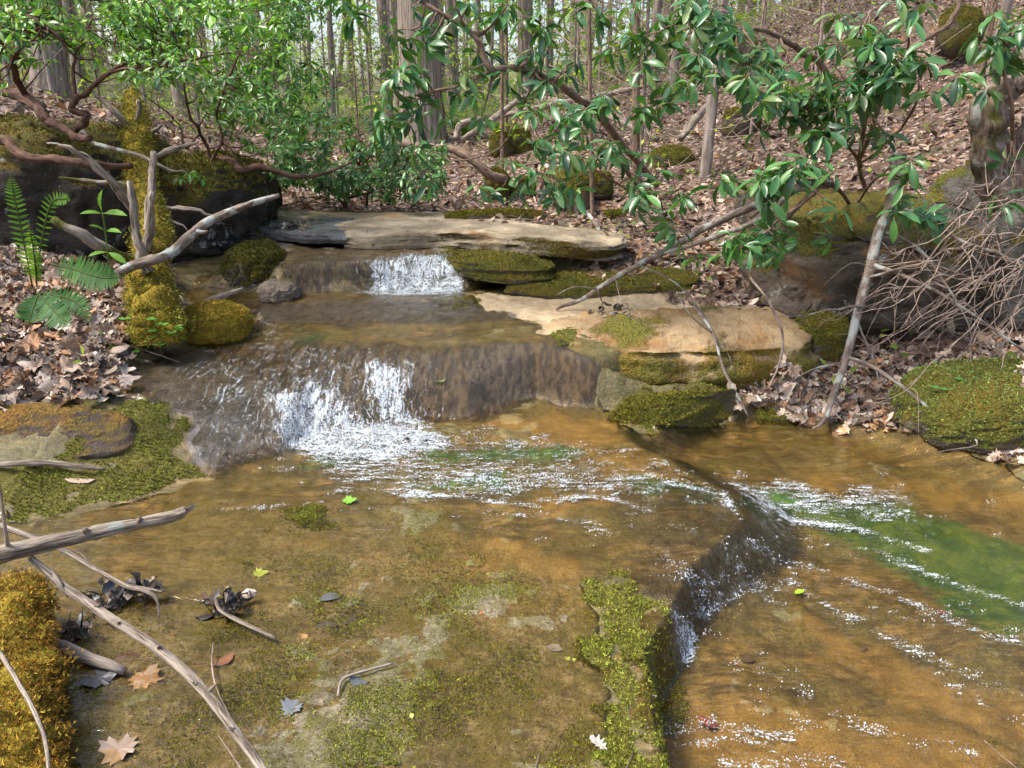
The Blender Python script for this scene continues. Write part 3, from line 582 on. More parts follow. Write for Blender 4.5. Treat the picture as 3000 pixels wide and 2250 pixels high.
# ================================================================== objects
def gzb(px_, py_):
    px_ = np.atleast_1d(np.asarray(px_, float)); py_ = np.atleast_1d(np.asarray(py_, float))
    i = np.clip(np.searchsorted(ys, py_) - 1, 0, len(ys) - 2); j = np.clip(np.searchsorted(xs, px_) - 1, 0, len(xs) - 2)
    fy = (py_ - ys[i]) / (ys[i + 1] - ys[i]); fx = (px_ - xs[j]) / (xs[j + 1] - xs[j])
    return (HB[i, j] * (1 - fx) + HB[i, j + 1] * fx) * (1 - fy) + (HB[i + 1, j] * (1 - fx) + HB[i + 1, j + 1] * fx) * fy
def scale_at(d): return d / FPX * 1.03
ROCKS = []
def superell(C, hw, seed, mat, name, label, cat='boulder', group=None, ex=.65, amp=.12, rot=0., n=(128, 80), tilt=(0, 0), strat=.0, parent=None):
    th = np.linspace(0, 2 * math.pi, n[0], endpoint=False); ph = np.linspace(-math.pi / 2, math.pi / 2, n[1])
    TH, PH = np.meshgrid(th, ph)
    f = lambda q, e: np.sign(q) * np.abs(q) ** e
    X = f(np.cos(PH), ex) * f(np.cos(TH), ex); Y = f(np.cos(PH), ex) * f(np.sin(TH), ex); Z = f(np.sin(PH), ex)
    P = np.stack([X, Y, Z], -1) * np.asarray(hw); m = min(hw)
    s0 = 1 / max(m * 1.6, .05)
    D = fbm(P[..., 0] * s0 + seed * 5.3, P[..., 1] * s0, P[..., 2] * s0, 3, seed) + .55 * fbm(P[..., 0] * s0 * 4, P[..., 1] * s0 * 4, P[..., 2] * s0 * 4 + seed, 4, seed + 9) - .5 * np.clip(.16 - np.abs(fbm(P[..., 0] * s0 * 2.5 + 3, P[..., 1] * s0 * 2.5, P[..., 2] * s0 * 5 + seed, 4, seed + 19)), 0, 1) * 5
    if strat: D += strat * np.sign(np.sin(P[..., 2] / m * 5 + 2 * D)) * .5
    P = P + norm(P / np.asarray(hw) ** 1.2) * (D * amp * m * 2)[..., None]
    ca, sa = math.cos(rot), math.sin(rot)
    P[..., 2] += P[..., 0] * tilt[0] + P[..., 1] * tilt[1]
    P = np.stack([P[..., 0] * ca - P[..., 1] * sa, P[..., 0] * sa + P[..., 1] * ca, P[..., 2]], -1)
    i, j = np.meshgrid(np.arange(n[1] - 1), np.arange(n[0]), indexing='ij'); jn = (j + 1) % n[0]
    Q = np.stack([i * n[0] + j, i * n[0] + jn, (i + 1) * n[0] + jn, (i + 1) * n[0] + j], -1).reshape(-1, 4)
    base = np.array(C, float) - (0, 0, hw[2]); P = P.reshape(-1, 3) + (0, 0, hw[2])
    me = mesh_np(name, P, Q, None, {'Col': np.zeros((len(P), 3))}); o = link(name, me, mat, parent)
    o.location = base
    if label: tag(o, label, cat, group)
    ROCKS.append((o, P + base, name)); return o, P + base
def boulder(box, d, dep, mat, seed, label, name='boulder', cat='boulder', group=None, sink=.25, **k):
    u0, v0, u1, v1 = box; c = PD((u0 + u1) / 2, (v0 + v1) / 2, d); s = scale_at(d)
    hh = (v1 - v0) / 2 * s; hh2 = hh * (1 + sink); c = c - (0, 0, hh * sink)
    return superell(c + (0, dep * .0, 0), ((u1 - u0) / 2 * s, dep / 2, hh2), seed, mat, name, label, cat, group, **k)
def starslab(px, thick, mat, name, label, cat, seed=1, bulge=.02, amp=.014, under=.35, round_=.5, n=180):
    P = np.array([PZ(*p) for p in px]); th = []
    c = P.mean(0); seg = catmull(np.vstack([P, P[:1]]), 14)[:-1]
    # resample by arclength
    L = np.concatenate([[0], np.cumsum(np.linalg.norm(np.diff(np.vstack([seg, seg[:1]]), axis=0), axis=1))])
    tt = np.linspace(0, L[-1], n, endpoint=False); cl = np.vstack([seg, seg[:1]])
    O = np.stack([np.interp(tt, L, cl[:, k]) for k in range(3)], 1)
    A_ = np.column_stack([P[:, :2] - c[:2], np.ones(len(P))]); co_, *_ = np.linalg.lstsq(A_, P[:, 2], rcond=None)
    prof = [(r, 0.) for r in np.linspace(0, .9, 26)] + [(.9 + .1 * math.sin(a), 1 - math.cos(a)) for a in np.linspace(0, math.pi / 2, 10)[1:]]
    prof = [(r, dz * round_) for r, dz in prof]
    prof += [(1 - under * .15 * q ** 2, round_ + (1 - round_) * q) for q in np.linspace(0, 1, 16)[1:]] + [(1 - under * (.15 + .85 * q), 1 + .05 * q) for q in np.linspace(0, 1, 8)[1:]]
    V = []
    for r, dz in prof:
        xy = c[:2] + (O[:, :2] - c[:2]) * r
        zt = (xy - c[:2]) @ co_[:2] + co_[2] * 0 + (co_[2]) + bulge * (1 - r * r)
        ztrim = O[:, 2] * r ** 2 + zt * (1 - r ** 2)
        V.append(np.column_stack([xy, ztrim - thick * dz]))
    V = np.array(V)
    nz = fbm(V[..., 0] * 3.1 + seed, V[..., 1] * 3.1, V[..., 2] * 9, 4, seed) ; nz2 = fbm(V[..., 0] * 12 + seed, V[..., 1] * 12, V[..., 2] * 30, 4, seed + 5)
    nz3 = np.abs(fbm(V[..., 0] * 5 + seed, V[..., 1] * 9, V[..., 2] * 14, 4, seed + 15)); V[..., 2] += amp * nz * 1.5 + amp * .5 * nz2 - amp * .9 * np.clip(.14 - nz3, 0, 1) * 7
    rr = np.array([p[0] for p in prof])[:, None]
    outd = norm(V[..., :2] - c[:2]); V[..., :2] += outd * (amp * 2.2 * (nz + .6 * nz2) * np.clip(rr * 1.5 - .5, 0, 1))[..., None]
    bed = np.clip(fbm(V[..., 0] * 1.2, V[..., 1] * 1.2, V[..., 2] * 34 + seed, 3, seed + 40), -.5, .5); V[..., :2] += outd * (amp * 3.2 * bed * (rr > .88))[..., None]
    m = len(prof); i, j = np.meshgrid(np.arange(m - 1), np.arange(n), indexing='ij'); jn = (j + 1) % n
    Q = np.stack([i * n + j, (i + 1) * n + j, (i + 1) * n + jn, i * n + jn], -1).reshape(-1, 4)
    V = V.reshape(-1, 3); org = np.array([c[0], c[1], c[2] - thick])
    o = link(name, mesh_np(name, V - org, Q, None, {'Col': np.zeros((len(V), 3))}), mat); o.location = org
    tag(o, label, cat); ROCKS.append((o, V, name)); return o, V

# ---- ledges and slabs
starslab([(1165, 692, .455), (1250, 672, .47), (1400, 664, .48), (1560, 660, .48), (1720, 668, .46), (1775, 690, .44), (1765, 715, .42), (1755, 745, .39), (1670, 756, .37), (1560, 762, .37), (1480, 760, .37), (1420, 765, .365), (1340, 762, .36), (1280, 752, .36), (1225, 733, .39)], .23, M_CREAM, 'rock_ledge',
         'pale cream sandstone ledge with moss streaks, overhanging a dark gap above the brown cascade', 'rock ledge', 3, .05, .018, .30, .75)
starslab([(735, 502, .80), (800, 506, .80), (960, 503, .80), (1100, 508, .80), (1240, 518, .80), (1340, 522, .78), (1350, 500, .80), (1200, 486, .82), (1000, 462, .83), (860, 460, .825), (770, 470, .82), (720, 486, .81)], .13, M_LEDGE, 'rock_ledge',
         'long flat sandstone shelf across the creek at the top of the upper fall', 'rock ledge', 5, .008, .015, .35, .22)
starslab([(492, 487, .785), (600, 499, .79), (700, 505, .795), (790, 500, .798), (800, 480, .80), (700, 466, .81), (620, 459, .812), (555, 457, .812), (500, 466, .80)], .07, M_WETREFL, 'rock_ledge', 'wet left end of the upper shelf, its water reflection painted blue grey', 'rock ledge', 16, .004, .012, .3, .25)
starslab([(930, 548, .675), (1000, 532, .69), (1110, 534, .69), (1180, 560, .66), (1190, 580, .62), (1120, 584, .62), (1020, 570, .65)], .10, M_ROCKM, 'rock_ledge', 'mossy green slab just right of the upper waterfall lip', 'rock ledge', 8, .01, .012, .3)
starslab([(1090, 612, .53), (1180, 588, .57), (1320, 572, .60), (1480, 580, .60), (1500, 610, .56), (1330, 622, .53), (1200, 628, .51)], .07, M_ROCKM, 'rock_ledge', 'low mossy slab behind the cream ledge, edged with fallen leaves', 'rock ledge', 9, .01, .012, .3)
starslab([(1310, 888, .17), (1380, 852, .22), (1500, 838, .25), (1590, 838, .24), (1560, 866, .17), (1480, 902, .12), (1390, 925, .10), (1330, 920, .11)], .14, M_ROCKM, 'rock_ledge', 'moss covered low rock under the overhang of the cream ledge beside the pool', 'rock ledge', 12, .03, .014, .3)
starslab([(960, 458, .86), (1060, 452, .88), (1150, 452, .89), (1180, 458, .87), (1080, 464, .85), (970, 466, .84)], .06, M_ROCKM, 'rock_ledge', 'thin mossy stone strip at the back edge of the upper shelf', 'rock ledge', 13, .01, .01, .3)
starslab([(1630, 880, .07), (1700, 862, .10), (1780, 870, .09), (1790, 890, .06), (1720, 905, .05), (1640, 900, .05)], .05, M_ROCKM, 'rock_ledge', 'low green algae covered slab at the pool edge under the leaf bank', 'rock ledge', 14, .01, .008, .3)
starslab([(-120, 960, .30), (-60, 885, .36), (60, 868, .38), (200, 870, .375), (290, 890, .34), (270, 950, .28), (180, 985, .24), (0, 1000, .24)], .12, M_BROWNR, 'rock_ledge', 'grey brown rounded rock shelf edged in bright moss on the left bank', 'rock ledge', 15, .02, .012, .35)

# ---- boulders
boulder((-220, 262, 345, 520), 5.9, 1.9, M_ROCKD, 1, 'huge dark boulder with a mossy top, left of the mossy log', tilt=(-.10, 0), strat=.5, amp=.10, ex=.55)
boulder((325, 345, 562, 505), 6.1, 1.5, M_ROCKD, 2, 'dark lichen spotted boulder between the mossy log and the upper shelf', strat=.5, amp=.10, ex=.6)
boulder((1630, 435, 2075, 640), 5.1, 1.5, M_OVER, 3, 'large tan boulder overhanging a black hollow behind the dead branch', strat=.9, amp=.17, ex=.42, tilt=(-.06, .12), sink=.02)
boulder((2050, 360, 2330, 640), 4.9, 1.3, M_GREYF, 4, 'tall grey boulder face streaked with moss at the right edge', amp=.12, ex=.5, strat=.3)
boulder((1690, 655, 1800, 800), 4.55, .7, M_ROCKM, 5, 'blocky moss draped rock at the right end of the cream ledge', amp=.12, ex=.55)
boulder((1790, 690, 1950, 790), 4.7, .5, M_MOSS, 6, 'low rock hidden in bright green moss under the tan boulder', amp=.15, ex=.8)
boulder((1940, 795, 2330, 922), 3.68, .8, M_ROCKM, 7, 'long low boulder covered in pale green moss at the pool edge, far right', amp=.12, ex=.8, tilt=(.14, 0))
boulder((388, 655, 541, 732), 4.25, .40, M_MOSSO, 8, 'rounded olive moss covered rock in the stream, right of the log', 'boulder', amp=.08, ex=.9)
boulder((561, 606, 650, 652), 5.0, .28, M_ROCK, 9, 'small wet stone with a mossy crown sitting in the water under the upper fall', 'stone', 'stone', amp=.16, ex=.75)
boulder((494, 522, 612, 630), 5.35, .5, M_ROCKM, 10, 'shaggy moss mound beside the left end of the upper fall', 'mossy_rock', 'boulder', amp=.14, ex=.8)
boulder((1506, 866, 1557, 894), 3.95, .14, M_ROCK, 11, 'small grey brick shaped stone at the pool edge', 'stone', 'stone', amp=.08, ex=.5, rot=.3)
boulder((1188, 360, 1268, 442), 7.4, .9, M_ROCKM, 12, 'egg shaped mossy boulder on the leaf slope, the roundest in the middle distance', amp=.08, ex=.85)
HB_ = 'mossy boulders on the leafy slope'
for k, (bx, d, lb) in enumerate([
    ((1045, 370, 1100, 432), 7.7, 'mossy boulder at the foot of the slope where a brown branch comes down'),
    ((1095, 382, 1156, 424), 7.8, 'low mossy boulder just right of the foot of the brown branch'),
    ((1058, 284, 1108, 334), 10.3, 'distant mossy boulder right of the big tree, left one of the close pair'),
    ((1102, 280, 1150, 336), 10.5, 'distant mossy boulder right of the big tree, right one of the close pair'),
    ((1405, 318, 1500, 368), 8.6, 'wide mossy boulder on the slope behind the slender trunk'),
    ((1268, 372, 1325, 420), 7.6, 'mossy boulder just behind and right of the egg shaped boulder'),
    ((1238, 385, 1272, 456), 7.0, 'upright narrow mossy rock leaning against the egg shaped boulder'),
    ((1300, 452, 1352, 486), 6.8, 'small bright green moss cushion rock on the leaf bank below the egg shaped boulder'),
    ((1585, 78, 1650, 134), 11.0, 'mossy boulder high on the slope under the rhododendron limb'),
    ((2035, 22, 2115, 96), 8.6, 'mossy boulder in the upper right corner of the slope'),
    ((512, 372, 588, 418), 8.4, 'bright mossy rock behind the dark boulder at the bend of the creek'),
    ((1440, 560, 1520, 600), 5.6, 'low mossy rock on the leaf bank under the leaning branch'),
    ((1300, 612, 1400, 648), 5.2, 'mossy stone poking from the leaves behind the cream ledge'),
    ((1560, 240, 1640, 290), 9.0, 'small mossy rock half buried mid slope beneath rhododendron leaves')]):
    boulder(bx, d, .8 * (bx[2] - bx[0]) * scale_at(d), M_ROCKM, 20 + k, lb, group=HB_, amp=.14, ex=.8, n=(40, 26))
sb_ = np.array(PD(30, 1500, 1.6)); sb_[2] = float(gzb(sb_[0], sb_[1])[0]); mb = MB()
tube(mb, [PD(30, 1262, 2.0) - (0, 0, .06), PD(20, 1330, 1.85), PD(12, 1440, 1.68), PD(30, 1560, 1.5), PD(36, 1690, 1.36), PD(30, 1900, 1.2), PD(0, 2300, 1.0)], [.045, .085, .10, .095, .10, .10, .10], 26, 9, .02, .75, (1, 0, 0), 6)
o_up = mb.obj('mossy_stump', M_MOSSO, None, origin=sb_); o_up.location = sb_; tag(o_up, 'ragged rotten wood wrapped in orange brown moss in the lower left corner', 'stump'); ROCKS.append((o_up, None, 'mossy_stump'))
# ---- moss tufts
T_BLADE = (np.array([(-.12, 0, 0), (.12, 0, 0), (.09, .55, .08), (-.09, .55, .08), (0, 1, .0)], float), np.array([(0, 1, 2, 3)]), np.array([(3, 2, 4)]))
def tufts(mb, P, size, cols, zlo=.2, per=4):
    N = len(P); P = np.repeat(P, per, 0); d = rdir(N * per, zlo, 1); c = np.repeat(palette(N, cols, .2), per, 0) * (1 + .25 * rng.normal(size=(N * per, 1)))
    s = size * rng.uniform(.6, 1.4, N * per) if np.ndim(size) == 0 else np.repeat(size, per) * rng.uniform(.6, 1.4, N * per)
    leaves(mb, T_BLADE, P, d, rdir(N * per), s, np.clip(c, .004, 1))
MG = [(.14, .155, .018), (.22, .245, .028), (.08, .09, .012), (.33, .36, .055), (.13, .095, .022)]; MO = [(.36, .20, .025), (.24, .13, .018), (.42, .30, .045), (.16, .085, .014)]
bx_ = (GX > -2) & (GX < 2.2) & (GY > 1.1) & (GY < 6.5)
mo = moss * bx_; fgn = fg * (.10 + .9 * sst(.46, .60, .5 + .5 * fbm(GX * 6, GY * 6, 0, 4, 77))) * bx_
ar = np.gradient(xs)[None] * np.gradient(ys)[:, None]
pr = ((mo > .35) * (mo * (.35 + .65 * sst(-.1, .3, fbm(GX * 11, GY * 11, 0, 3, 33)))) * ar / np.maximum(GY, 1) ** 1.3 + fgn * .95 * ar / np.maximum(GY, 1) ** 1.3).ravel(); pr /= pr.sum()
s_ = rng.choice(pr.size, 88000, p=pr); P = np.stack([GX.ravel()[s_], GY.ravel()[s_], HB.ravel()[s_]], 1); P[:, :2] += rng.uniform(-.006, .006, (len(P), 2)); P[:, 2] -= .002
mb = MB(); isfg = (mo.ravel()[s_] < .36)
tufts(mb, P, np.where(isfg, .0065, .0088), MG); tag(mb.obj('moss', M_TUFT), 'short green moss tufts covering the wet rock', 'moss', kind='stuff')
def rock_tufts(name, cols, n, size, zmin=-.2, obj=None, V=None):
    o = obj; me = o.data; nv = len(me.vertices); co_ = np.zeros(nv * 3, np.float32); me.vertices.foreach_get('co', co_); co_ = co_.reshape(-1, 3)
    fa = np.zeros(len(me.polygons) * 3, np.float32); me.polygons.foreach_get('normal', fa); fa = fa.reshape(-1, 3)
    ce = np.zeros(len(me.polygons) * 3, np.float32); me.polygons.foreach_get('center', ce); ce = ce.reshape(-1, 3)
    ar_ = np.zeros(len(me.polygons), np.float32); me.polygons.foreach_get('area', ar_)
    if fa[:, 2] @ ar_ * 0 + (fa * (ce - ce.mean(0))).sum() < 0: fa = -fa
    p_ = ar_ * (fa[:, 2] > zmin); p_ /= p_.sum(); k = rng.choice(len(p_), n, p=p_)
    P = ce[k] + rng.normal(size=(n, 3)) * np.sqrt(ar_[k])[:, None] * .35; N_ = fa[k]
    mb = MB(); per = 4; Pn = np.repeat(P, per, 0); d = norm(np.repeat(N_, per, 0) + rng.normal(size=(n * per, 3)) * .7)
    c = np.repeat(palette(n, cols, .2), per, 0); leaves(mb, T_BLADE, Pn, d, rdir(n * per), size * rng.uniform(.6, 1.4, n * per), c)
    q = mb.obj('moss', M_TUFT, o); return q
for o, Vv, nm in list(ROCKS):
    l = o.get('label', '')
    if 'lower left corner' in l: rock_tufts('moss', MO, 20000, .010, obj=o, zmin=-.6)
    if 'olive moss covered rock' in l: rock_tufts('moss', MO + MG[:2], 7000, .009, obj=o, zmin=0)
    if 'far right' in l: rock_tufts('moss', [(.16, .22, .04), (.24, .30, .09), (.08, .11, .02)], 6000, .011, obj=o, zmin=0)
    if 'bright green moss under' in l: rock_tufts('moss', [(.06, .12, .02), (.10, .18, .03), (.04, .07, .01)], 5000, .013, obj=o, zmin=0)
    if 'shaggy moss' in l: rock_tufts('moss', [(.08, .075, .012), (.14, .12, .015), (.05, .05, .01)], 5000, .014, obj=o, zmin=-.2)
    if o.data.materials[0] is M_ROCKM and 'far right' not in l and 'shaggy' not in l: rock_tufts('moss', [(.15, .14, .018), (.22, .20, .025), (.09, .09, .012)], 2500, .012, obj=o, zmin=.45)
    if o.data.materials[0] is M_ROCKD: rock_tufts('moss', [(.12, .11, .016), (.17, .15, .02), (.07, .06, .012)], 4000, .022, obj=o, zmin=.6)

# ---- leaf litter
DEADC = [(.06, .04, .03), (.24, .165, .12), (.19, .13, .095), (.40, .30, .23), (.10, .065, .048), (.50, .40, .33), (.27, .15, .08), (.18, .14, .12)]
def on_ground(n, region, power=1.3, ymax=16, soft=.05):
    m = region * (GY < ymax) * (GY > 1.0) * (np.abs(GX) < .75 * GY + 1.2)
    p_ = (m * ar / np.maximum(GY, 1.) ** power).ravel(); p_ /= p_.sum(); k = rng.choice(p_.size, n, p=p_)
    i, j = np.unravel_index(k, GX.shape)
    X = GX.ravel()[k] + rng.uniform(-.5, .5, n) * np.gradient(xs)[j]; Y = GY.ravel()[k] + rng.uniform(-.5, .5, n) * np.gradient(ys)[i]
    Z = gzb(X, Y); e = .04; nx_ = -(gzb(X + e, Y) - gzb(X - e, Y)) / (2 * e); ny_ = -(gzb(X, Y + e) - gzb(X, Y - e)) / (2 * e)
    return np.stack([X, Y, Z], 1), norm(np.stack([nx_, ny_, np.ones(n)], 1))
def litter_leaves(mb, n, region, size, tms, lift=.012, **k):
    P, Nn = on_ground(n, region, **k); P = P + Nn * rng.uniform(0, lift, (n, 1)); P[:, 2] += .004
    up = norm(Nn + rng.normal(size=(n, 3)) * .42); yd = np.cross(up, rdir(n)); sz = rng.uniform(*size, n) * (1 + .02 * P[:, 1]); cl = palette(n, DEADC, .22)
    w_ = rng.integers(0, len(tms), n)
    for q, tm in enumerate(tms):
        s_ = w_ == q; leaves(mb, tm, P[s_], yd[s_], up[s_], sz[s_], cl[s_], .03)
lit_m = 1 - STREAM
patches = masks([[(1000, 470), (1300, 470), (1500, 520), (1330, 500), (1150, 498), (1040, 488)], [(1180, 555), (1330, 530), (1560, 560), (1600, 640), (1480, 655), (1380, 600), (1200, 585)], [(1420, 600), (1640, 600), (1720, 680), (1600, 690), (1440, 650)], [(440, 510), (560, 500), (600, 550), (520, 560)]], GX, GY, .04)
mb = MB(); litter_leaves(mb, 24000, np.clip(lit_m + patches * .8, 0, 1), (.04, .08), [L_OVAL, L_CURL, L_FLAT, L_OVAL]); litter_leaves(mb, 3000, np.clip(lit_m + patches, 0, 1), (.05, .09), [L_OAK, L_MAPLE], ymax=8)
DEADC = [(.33, .24, .18), (.24, .165, .12), (.46, .36, .29), (.13, .09, .07), (.56, .46, .38), (.32, .17, .09), (.22, .18, .16)]
leftb = masks([[(-100, 600), (60, 560), (250, 690), (260, 800), (210, 860), (-100, 880)]], GX, GY, .06); rightb = masks([[(1590, 880), (1630, 830), (1760, 770), (2300, 720), (2300, 980), (1930, 925), (1750, 900)]], GX, GY, .05)
litter_leaves(mb, 2000, leftb, (.05, .105), [L_OAK, L_MAPLE, L_OAK, L_OVAL], lift=.05, ymax=6); litter_leaves(mb, 2600, rightb, (.04, .085), [L_OAK, L_MAPLE, L_FLAT, L_OVAL], lift=.02, ymax=6)
tag(mb.obj('leaf_litter', M_DEAD), 'thick brown fallen leaves covering both banks and the slope', 'leaf litter', kind='stuff')
# low greenery on the forest floor
mb = MB(); P, Nn = on_ground(12000, (lit_m > .5) * (.25 * (fbm(GX * .9, GY * .9, 0, 4, 63) > .12) + 1.2 * farg[:, 0].reshape(GX.shape)), power=1.8, ymax=40)
up = norm(Nn + rng.normal(size=Nn.shape) * .5); P[:, 2] += rng.uniform(.01, .12, len(P)) * (1 + .05 * P[:, 1]); leaves(mb, L_MINI, P, np.cross(up, rdir(len(P))), up, rng.uniform(.025, .05, len(P)) * (1 + .06 * P[:, 1]), palette(len(P), [(.12, .22, .03), (.20, .30, .05), (.28, .36, .06)]))
tag(mb.obj('ground_cover', M_SPRING), 'fresh green seedlings and herbs scattered over the forest floor', 'ground cover', kind='stuff')
# needles, bark chips and short twigs lying about
mb = MB(); P, Nn = on_ground(1500, np.clip(lit_m + patches, 0, 1), power=1.4, ymax=12)
for k in range(len(P)):
    a = rnd.uniform(0, 6.28); L = rnd.uniform(.08, .5); q = P[k] + (0, 0, .02); e = np.array([math.cos(a), math.sin(a), 0]) * L
    e[2] = float(gzb(q[0] + e[0], q[1] + e[1])[0] - q[2] + rnd.uniform(.0, .06)) if abs(q[0] + e[0]) < 9 else 0
    tube(mb, [q, q + e * .5 + (0, 0, rnd.uniform(0, .03)), q + e], [.004, .003, .0015], 4, 1)
tag(mb.obj('forest_twigs', M_TWIG), 'small dry twigs strewn over the fallen leaves', 'twigs', kind='stuff')

# ---- plants and branches in the pixel frame of the photograph, each at its own distance
def px_path(L): return [PD(*p) for p in L]
def shrub(name, label, cat, base, stems, whorls, leaf, mat_stem, lsize, cols, k_leaves=(6, 10), el=(-55, 12), group=None, twig=.006, ring=True, tm=None):
    root = empty(name, base, label, cat, group); base = np.asarray(base, float)
    nodes = []
    mb = MB()
    for path, rad in stems:
        rad = [q_ * .78 for q_ in rad]; P = tube(mb, path, rad, 9, 6, .012, .45, seed=rnd.randint(0, 99)); rr = np.interp(np.linspace(0, 1, len(P)), np.linspace(0, 1, len(rad)), rad)
        nodes += [(p, r) for p, r in zip(P, rr)]
    mb.obj('stem', mat_stem, root, origin=base)
    NP = np.array([n[0] for n in nodes]); NR = np.array([n[1] for n in nodes]); tw = MB(); ml = MB()
    W = np.array(whorls); d0 = np.array([np.min(np.linalg.norm(NP - q, axis=1)) for q in W]); W = W[np.argsort(d0)]
    for q in W:
        dd = np.linalg.norm(NP - q, axis=1) + .02 / np.maximum(NR, .002) * .05; i = int(np.argmin(dd)); s0 = NP[i]; L = np.linalg.norm(q - s0)
        mid = (s0 + q) / 2 + np.array([rnd.gauss(0, .1), rnd.gauss(0, .1), -.12 + rnd.gauss(0, .06)]) * L
        r0 = min(NR[i] * .8, twig + .006 * L); P = tube(tw, [s0, mid, q], [r0, r0 * .7, .0022], 5, 3, L * .03, seed=rnd.randint(0, 99))
        NP = np.vstack([NP, P[1:]]); NR = np.concatenate([NR, np.linspace(r0, .003, len(P) - 1)])
        n = rnd.randint(*k_leaves); a0 = rnd.uniform(0, 6.28); ax = norm(norm(q - mid) * .7 + np.array([0, 0, .8]) + rng.normal(size=3) * .25)
        t1 = norm(np.cross(ax, (0.3, 1, .2))); t2 = np.cross(ax, t1); az = a0 + np.arange(n) * 2.4 + rng.normal(size=n) * .25
        e = np.radians(rng.uniform(el[0], el[1], n)); rad_ = t1 * np.cos(az)[:, None] + t2 * np.sin(az)[:, None]
        yd = rad_ * np.cos(e)[:, None] + ax * np.sin(e)[:, None]; zd = ax * np.cos(e)[:, None] - rad_ * np.sin(e)[:, None] + rng.normal(size=(n, 3)) * .15
        leaves(ml, tm or leaf, q + yd * .012 + ax * rng.uniform(-.03, .01, (n, 1)) * (lsize / .12), yd, zd, lsize * rng.uniform(.5, 1.15, n), palette(n, cols, .22), .014)
    tw.obj('twig', mat_stem, root, origin=base); ml.obj('foliage', leaf_m, root, origin=base); return root
leaf_m = M_LEAF
RC = [(.05, .155, .05), (.075, .195, .06), (.09, .22, .055), (.035, .11, .04), (.12, .20, .05)]
def whl(lst, ox, oy, d):
    out = []
    for x_, y_ in lst:
        u, v = ox + x_ / 3, oy + y_ / 3; out.append(PD(u, v, d(u, v) + rnd.uniform(-.22, .22)))
    return out
def extra(W, n, s):   # side shoots near the listed ones
    return W + [W[rnd.randrange(len(W))] + np.array([rnd.gauss(0, s), rnd.gauss(0, s), rnd.gauss(0, s * .7)]) for _ in range(n)]
A1 = [(720, 130), (560, 250), (450, 230), (380, 290), (640, 210), (340, 460), (520, 430), (880, 560), (1190, 640), (910, 760), (490, 620), (200, 620), (560, 680), (640, 700), (330, 770), (440, 770), (690, 760), (570, 960), (460, 960), (300, 560), (1460, 460), (80, 110), (450, 30), (840, 20), (620, 170), (260, 790), (480, 440), (1000, 60), (1180, 120), (1320, 200), (1250, 330), (960, 330), (1060, 470), (1330, 520), (760, 600), (800, 450), (1100, 20), (1290, 60)]
shrub('rhododendron', 'rhododendron with a long arching limb and drooping leaf whorls across the big tree trunk', 'rhododendron', hit(1420, 400),
      [(px_path([(1420, 400, 7.4), (1330, 298, 5.6), (1290, 240, 5.2), (1245, 212, 5.), (1195, 175, 4.9), (1150, 156, 4.8), (1100, 148, 4.7), (1060, 152, 4.6), (1035, 95, 4.6), (1000, 55, 4.6), (955, 30, 4.6), (915, 2, 4.6), (890, -40, 4.6)]), [.03, .034, .032, .03, .028, .027, .026, .024, .02, .018, .016, .013, .01]),
       (px_path([(1058, 153, 4.6), (1010, 178, 4.6), (920, 203, 4.7), (870, 240, 4.7), (830, 262, 4.8)]), [.014, .011, .009, .006, .004]),
       (px_path([(1160, 160, 4.8), (1110, 270, 4.9), (1080, 320, 5.), (1010, 345, 5.1), (930, 325, 5.1)]), [.009, .008, .007, .006, .004]),
       (px_path([(1008, 60, 4.6), (990, 30, 4.5), (978, -10, 4.5)]), [.012, .01, .006])],
      extra(whl(A1, 737, 0, lambda u, v: 4.75), 22, .09), L_RHODO, M_BARKP, .125, RC)
A2 = [(1480, 750), (1400, 850), (1330, 930), (1490, 1010), (1700, 940), (1760, 920), (1820, 950), (1100, 1030), (940, 1250), (1130, 1220), (1520, 1200), (1900, 1150), (1880, 1230), (1960, 1230), (1970, 1330), (1900, 1320), (2190, 1240), (1380, 960), (1800, 1000), (2180, 1500), (2150, 1440), (1440, 780), (1600, 700), (1700, 620), (1580, 820), (1650, 1000), (1250, 960), (1300, 1120), (1400, 1180), (2050, 1100), (2000, 980)]
shrub('rhododendron', 'low rhododendron with broad leaf whorls in the middle of the slope above the leaf bank', 'rhododendron', hit(1400, 440),
      [(px_path([(1400, 445, 6.6), (1360, 380, 5.6), (1330, 330, 4.9), (1310, 290, 4.6)]), [.02, .016, .012, .008]), (px_path([(1400, 440, 6.4), (1290, 370, 5.6), (1190, 350, 5.2), (1110, 360, 5.2)]), [.014, .01, .008, .005]),
       (px_path([(1400, 445, 6.5), (1420, 420, 5.), (1400, 400, 4.3), (1460, 450, 4.1)]), [.014, .01, .008, .005])],
      extra(whl(A2, 737, 0, lambda u, v: 4.3 + max(0, (1250 - u) / 250)), 16, .09), L_RHODO, M_BARKP, .125, RC)
A3 = [(1640, 30), (1900, 20), (1740, 300), (1900, 200), (2100, 130), (2060, 300), (1850, 480), (1980, 680), (2080, 660), (2180, 470), (1870, 230), (2000, 240), (1930, 700), (2160, 90)]
A3b = [(200, 30), (280, 130), (230, 190), (60, 170), (520, 260), (580, 350), (100, 350), (30, 520), (220, 450), (440, 420), (540, 400), (660, 430), (460, 570), (500, 620), (150, 140), (320, 210), (600, 300), (380, 440), (620, 460), (90, 60), (280, 240), (160, 300)]
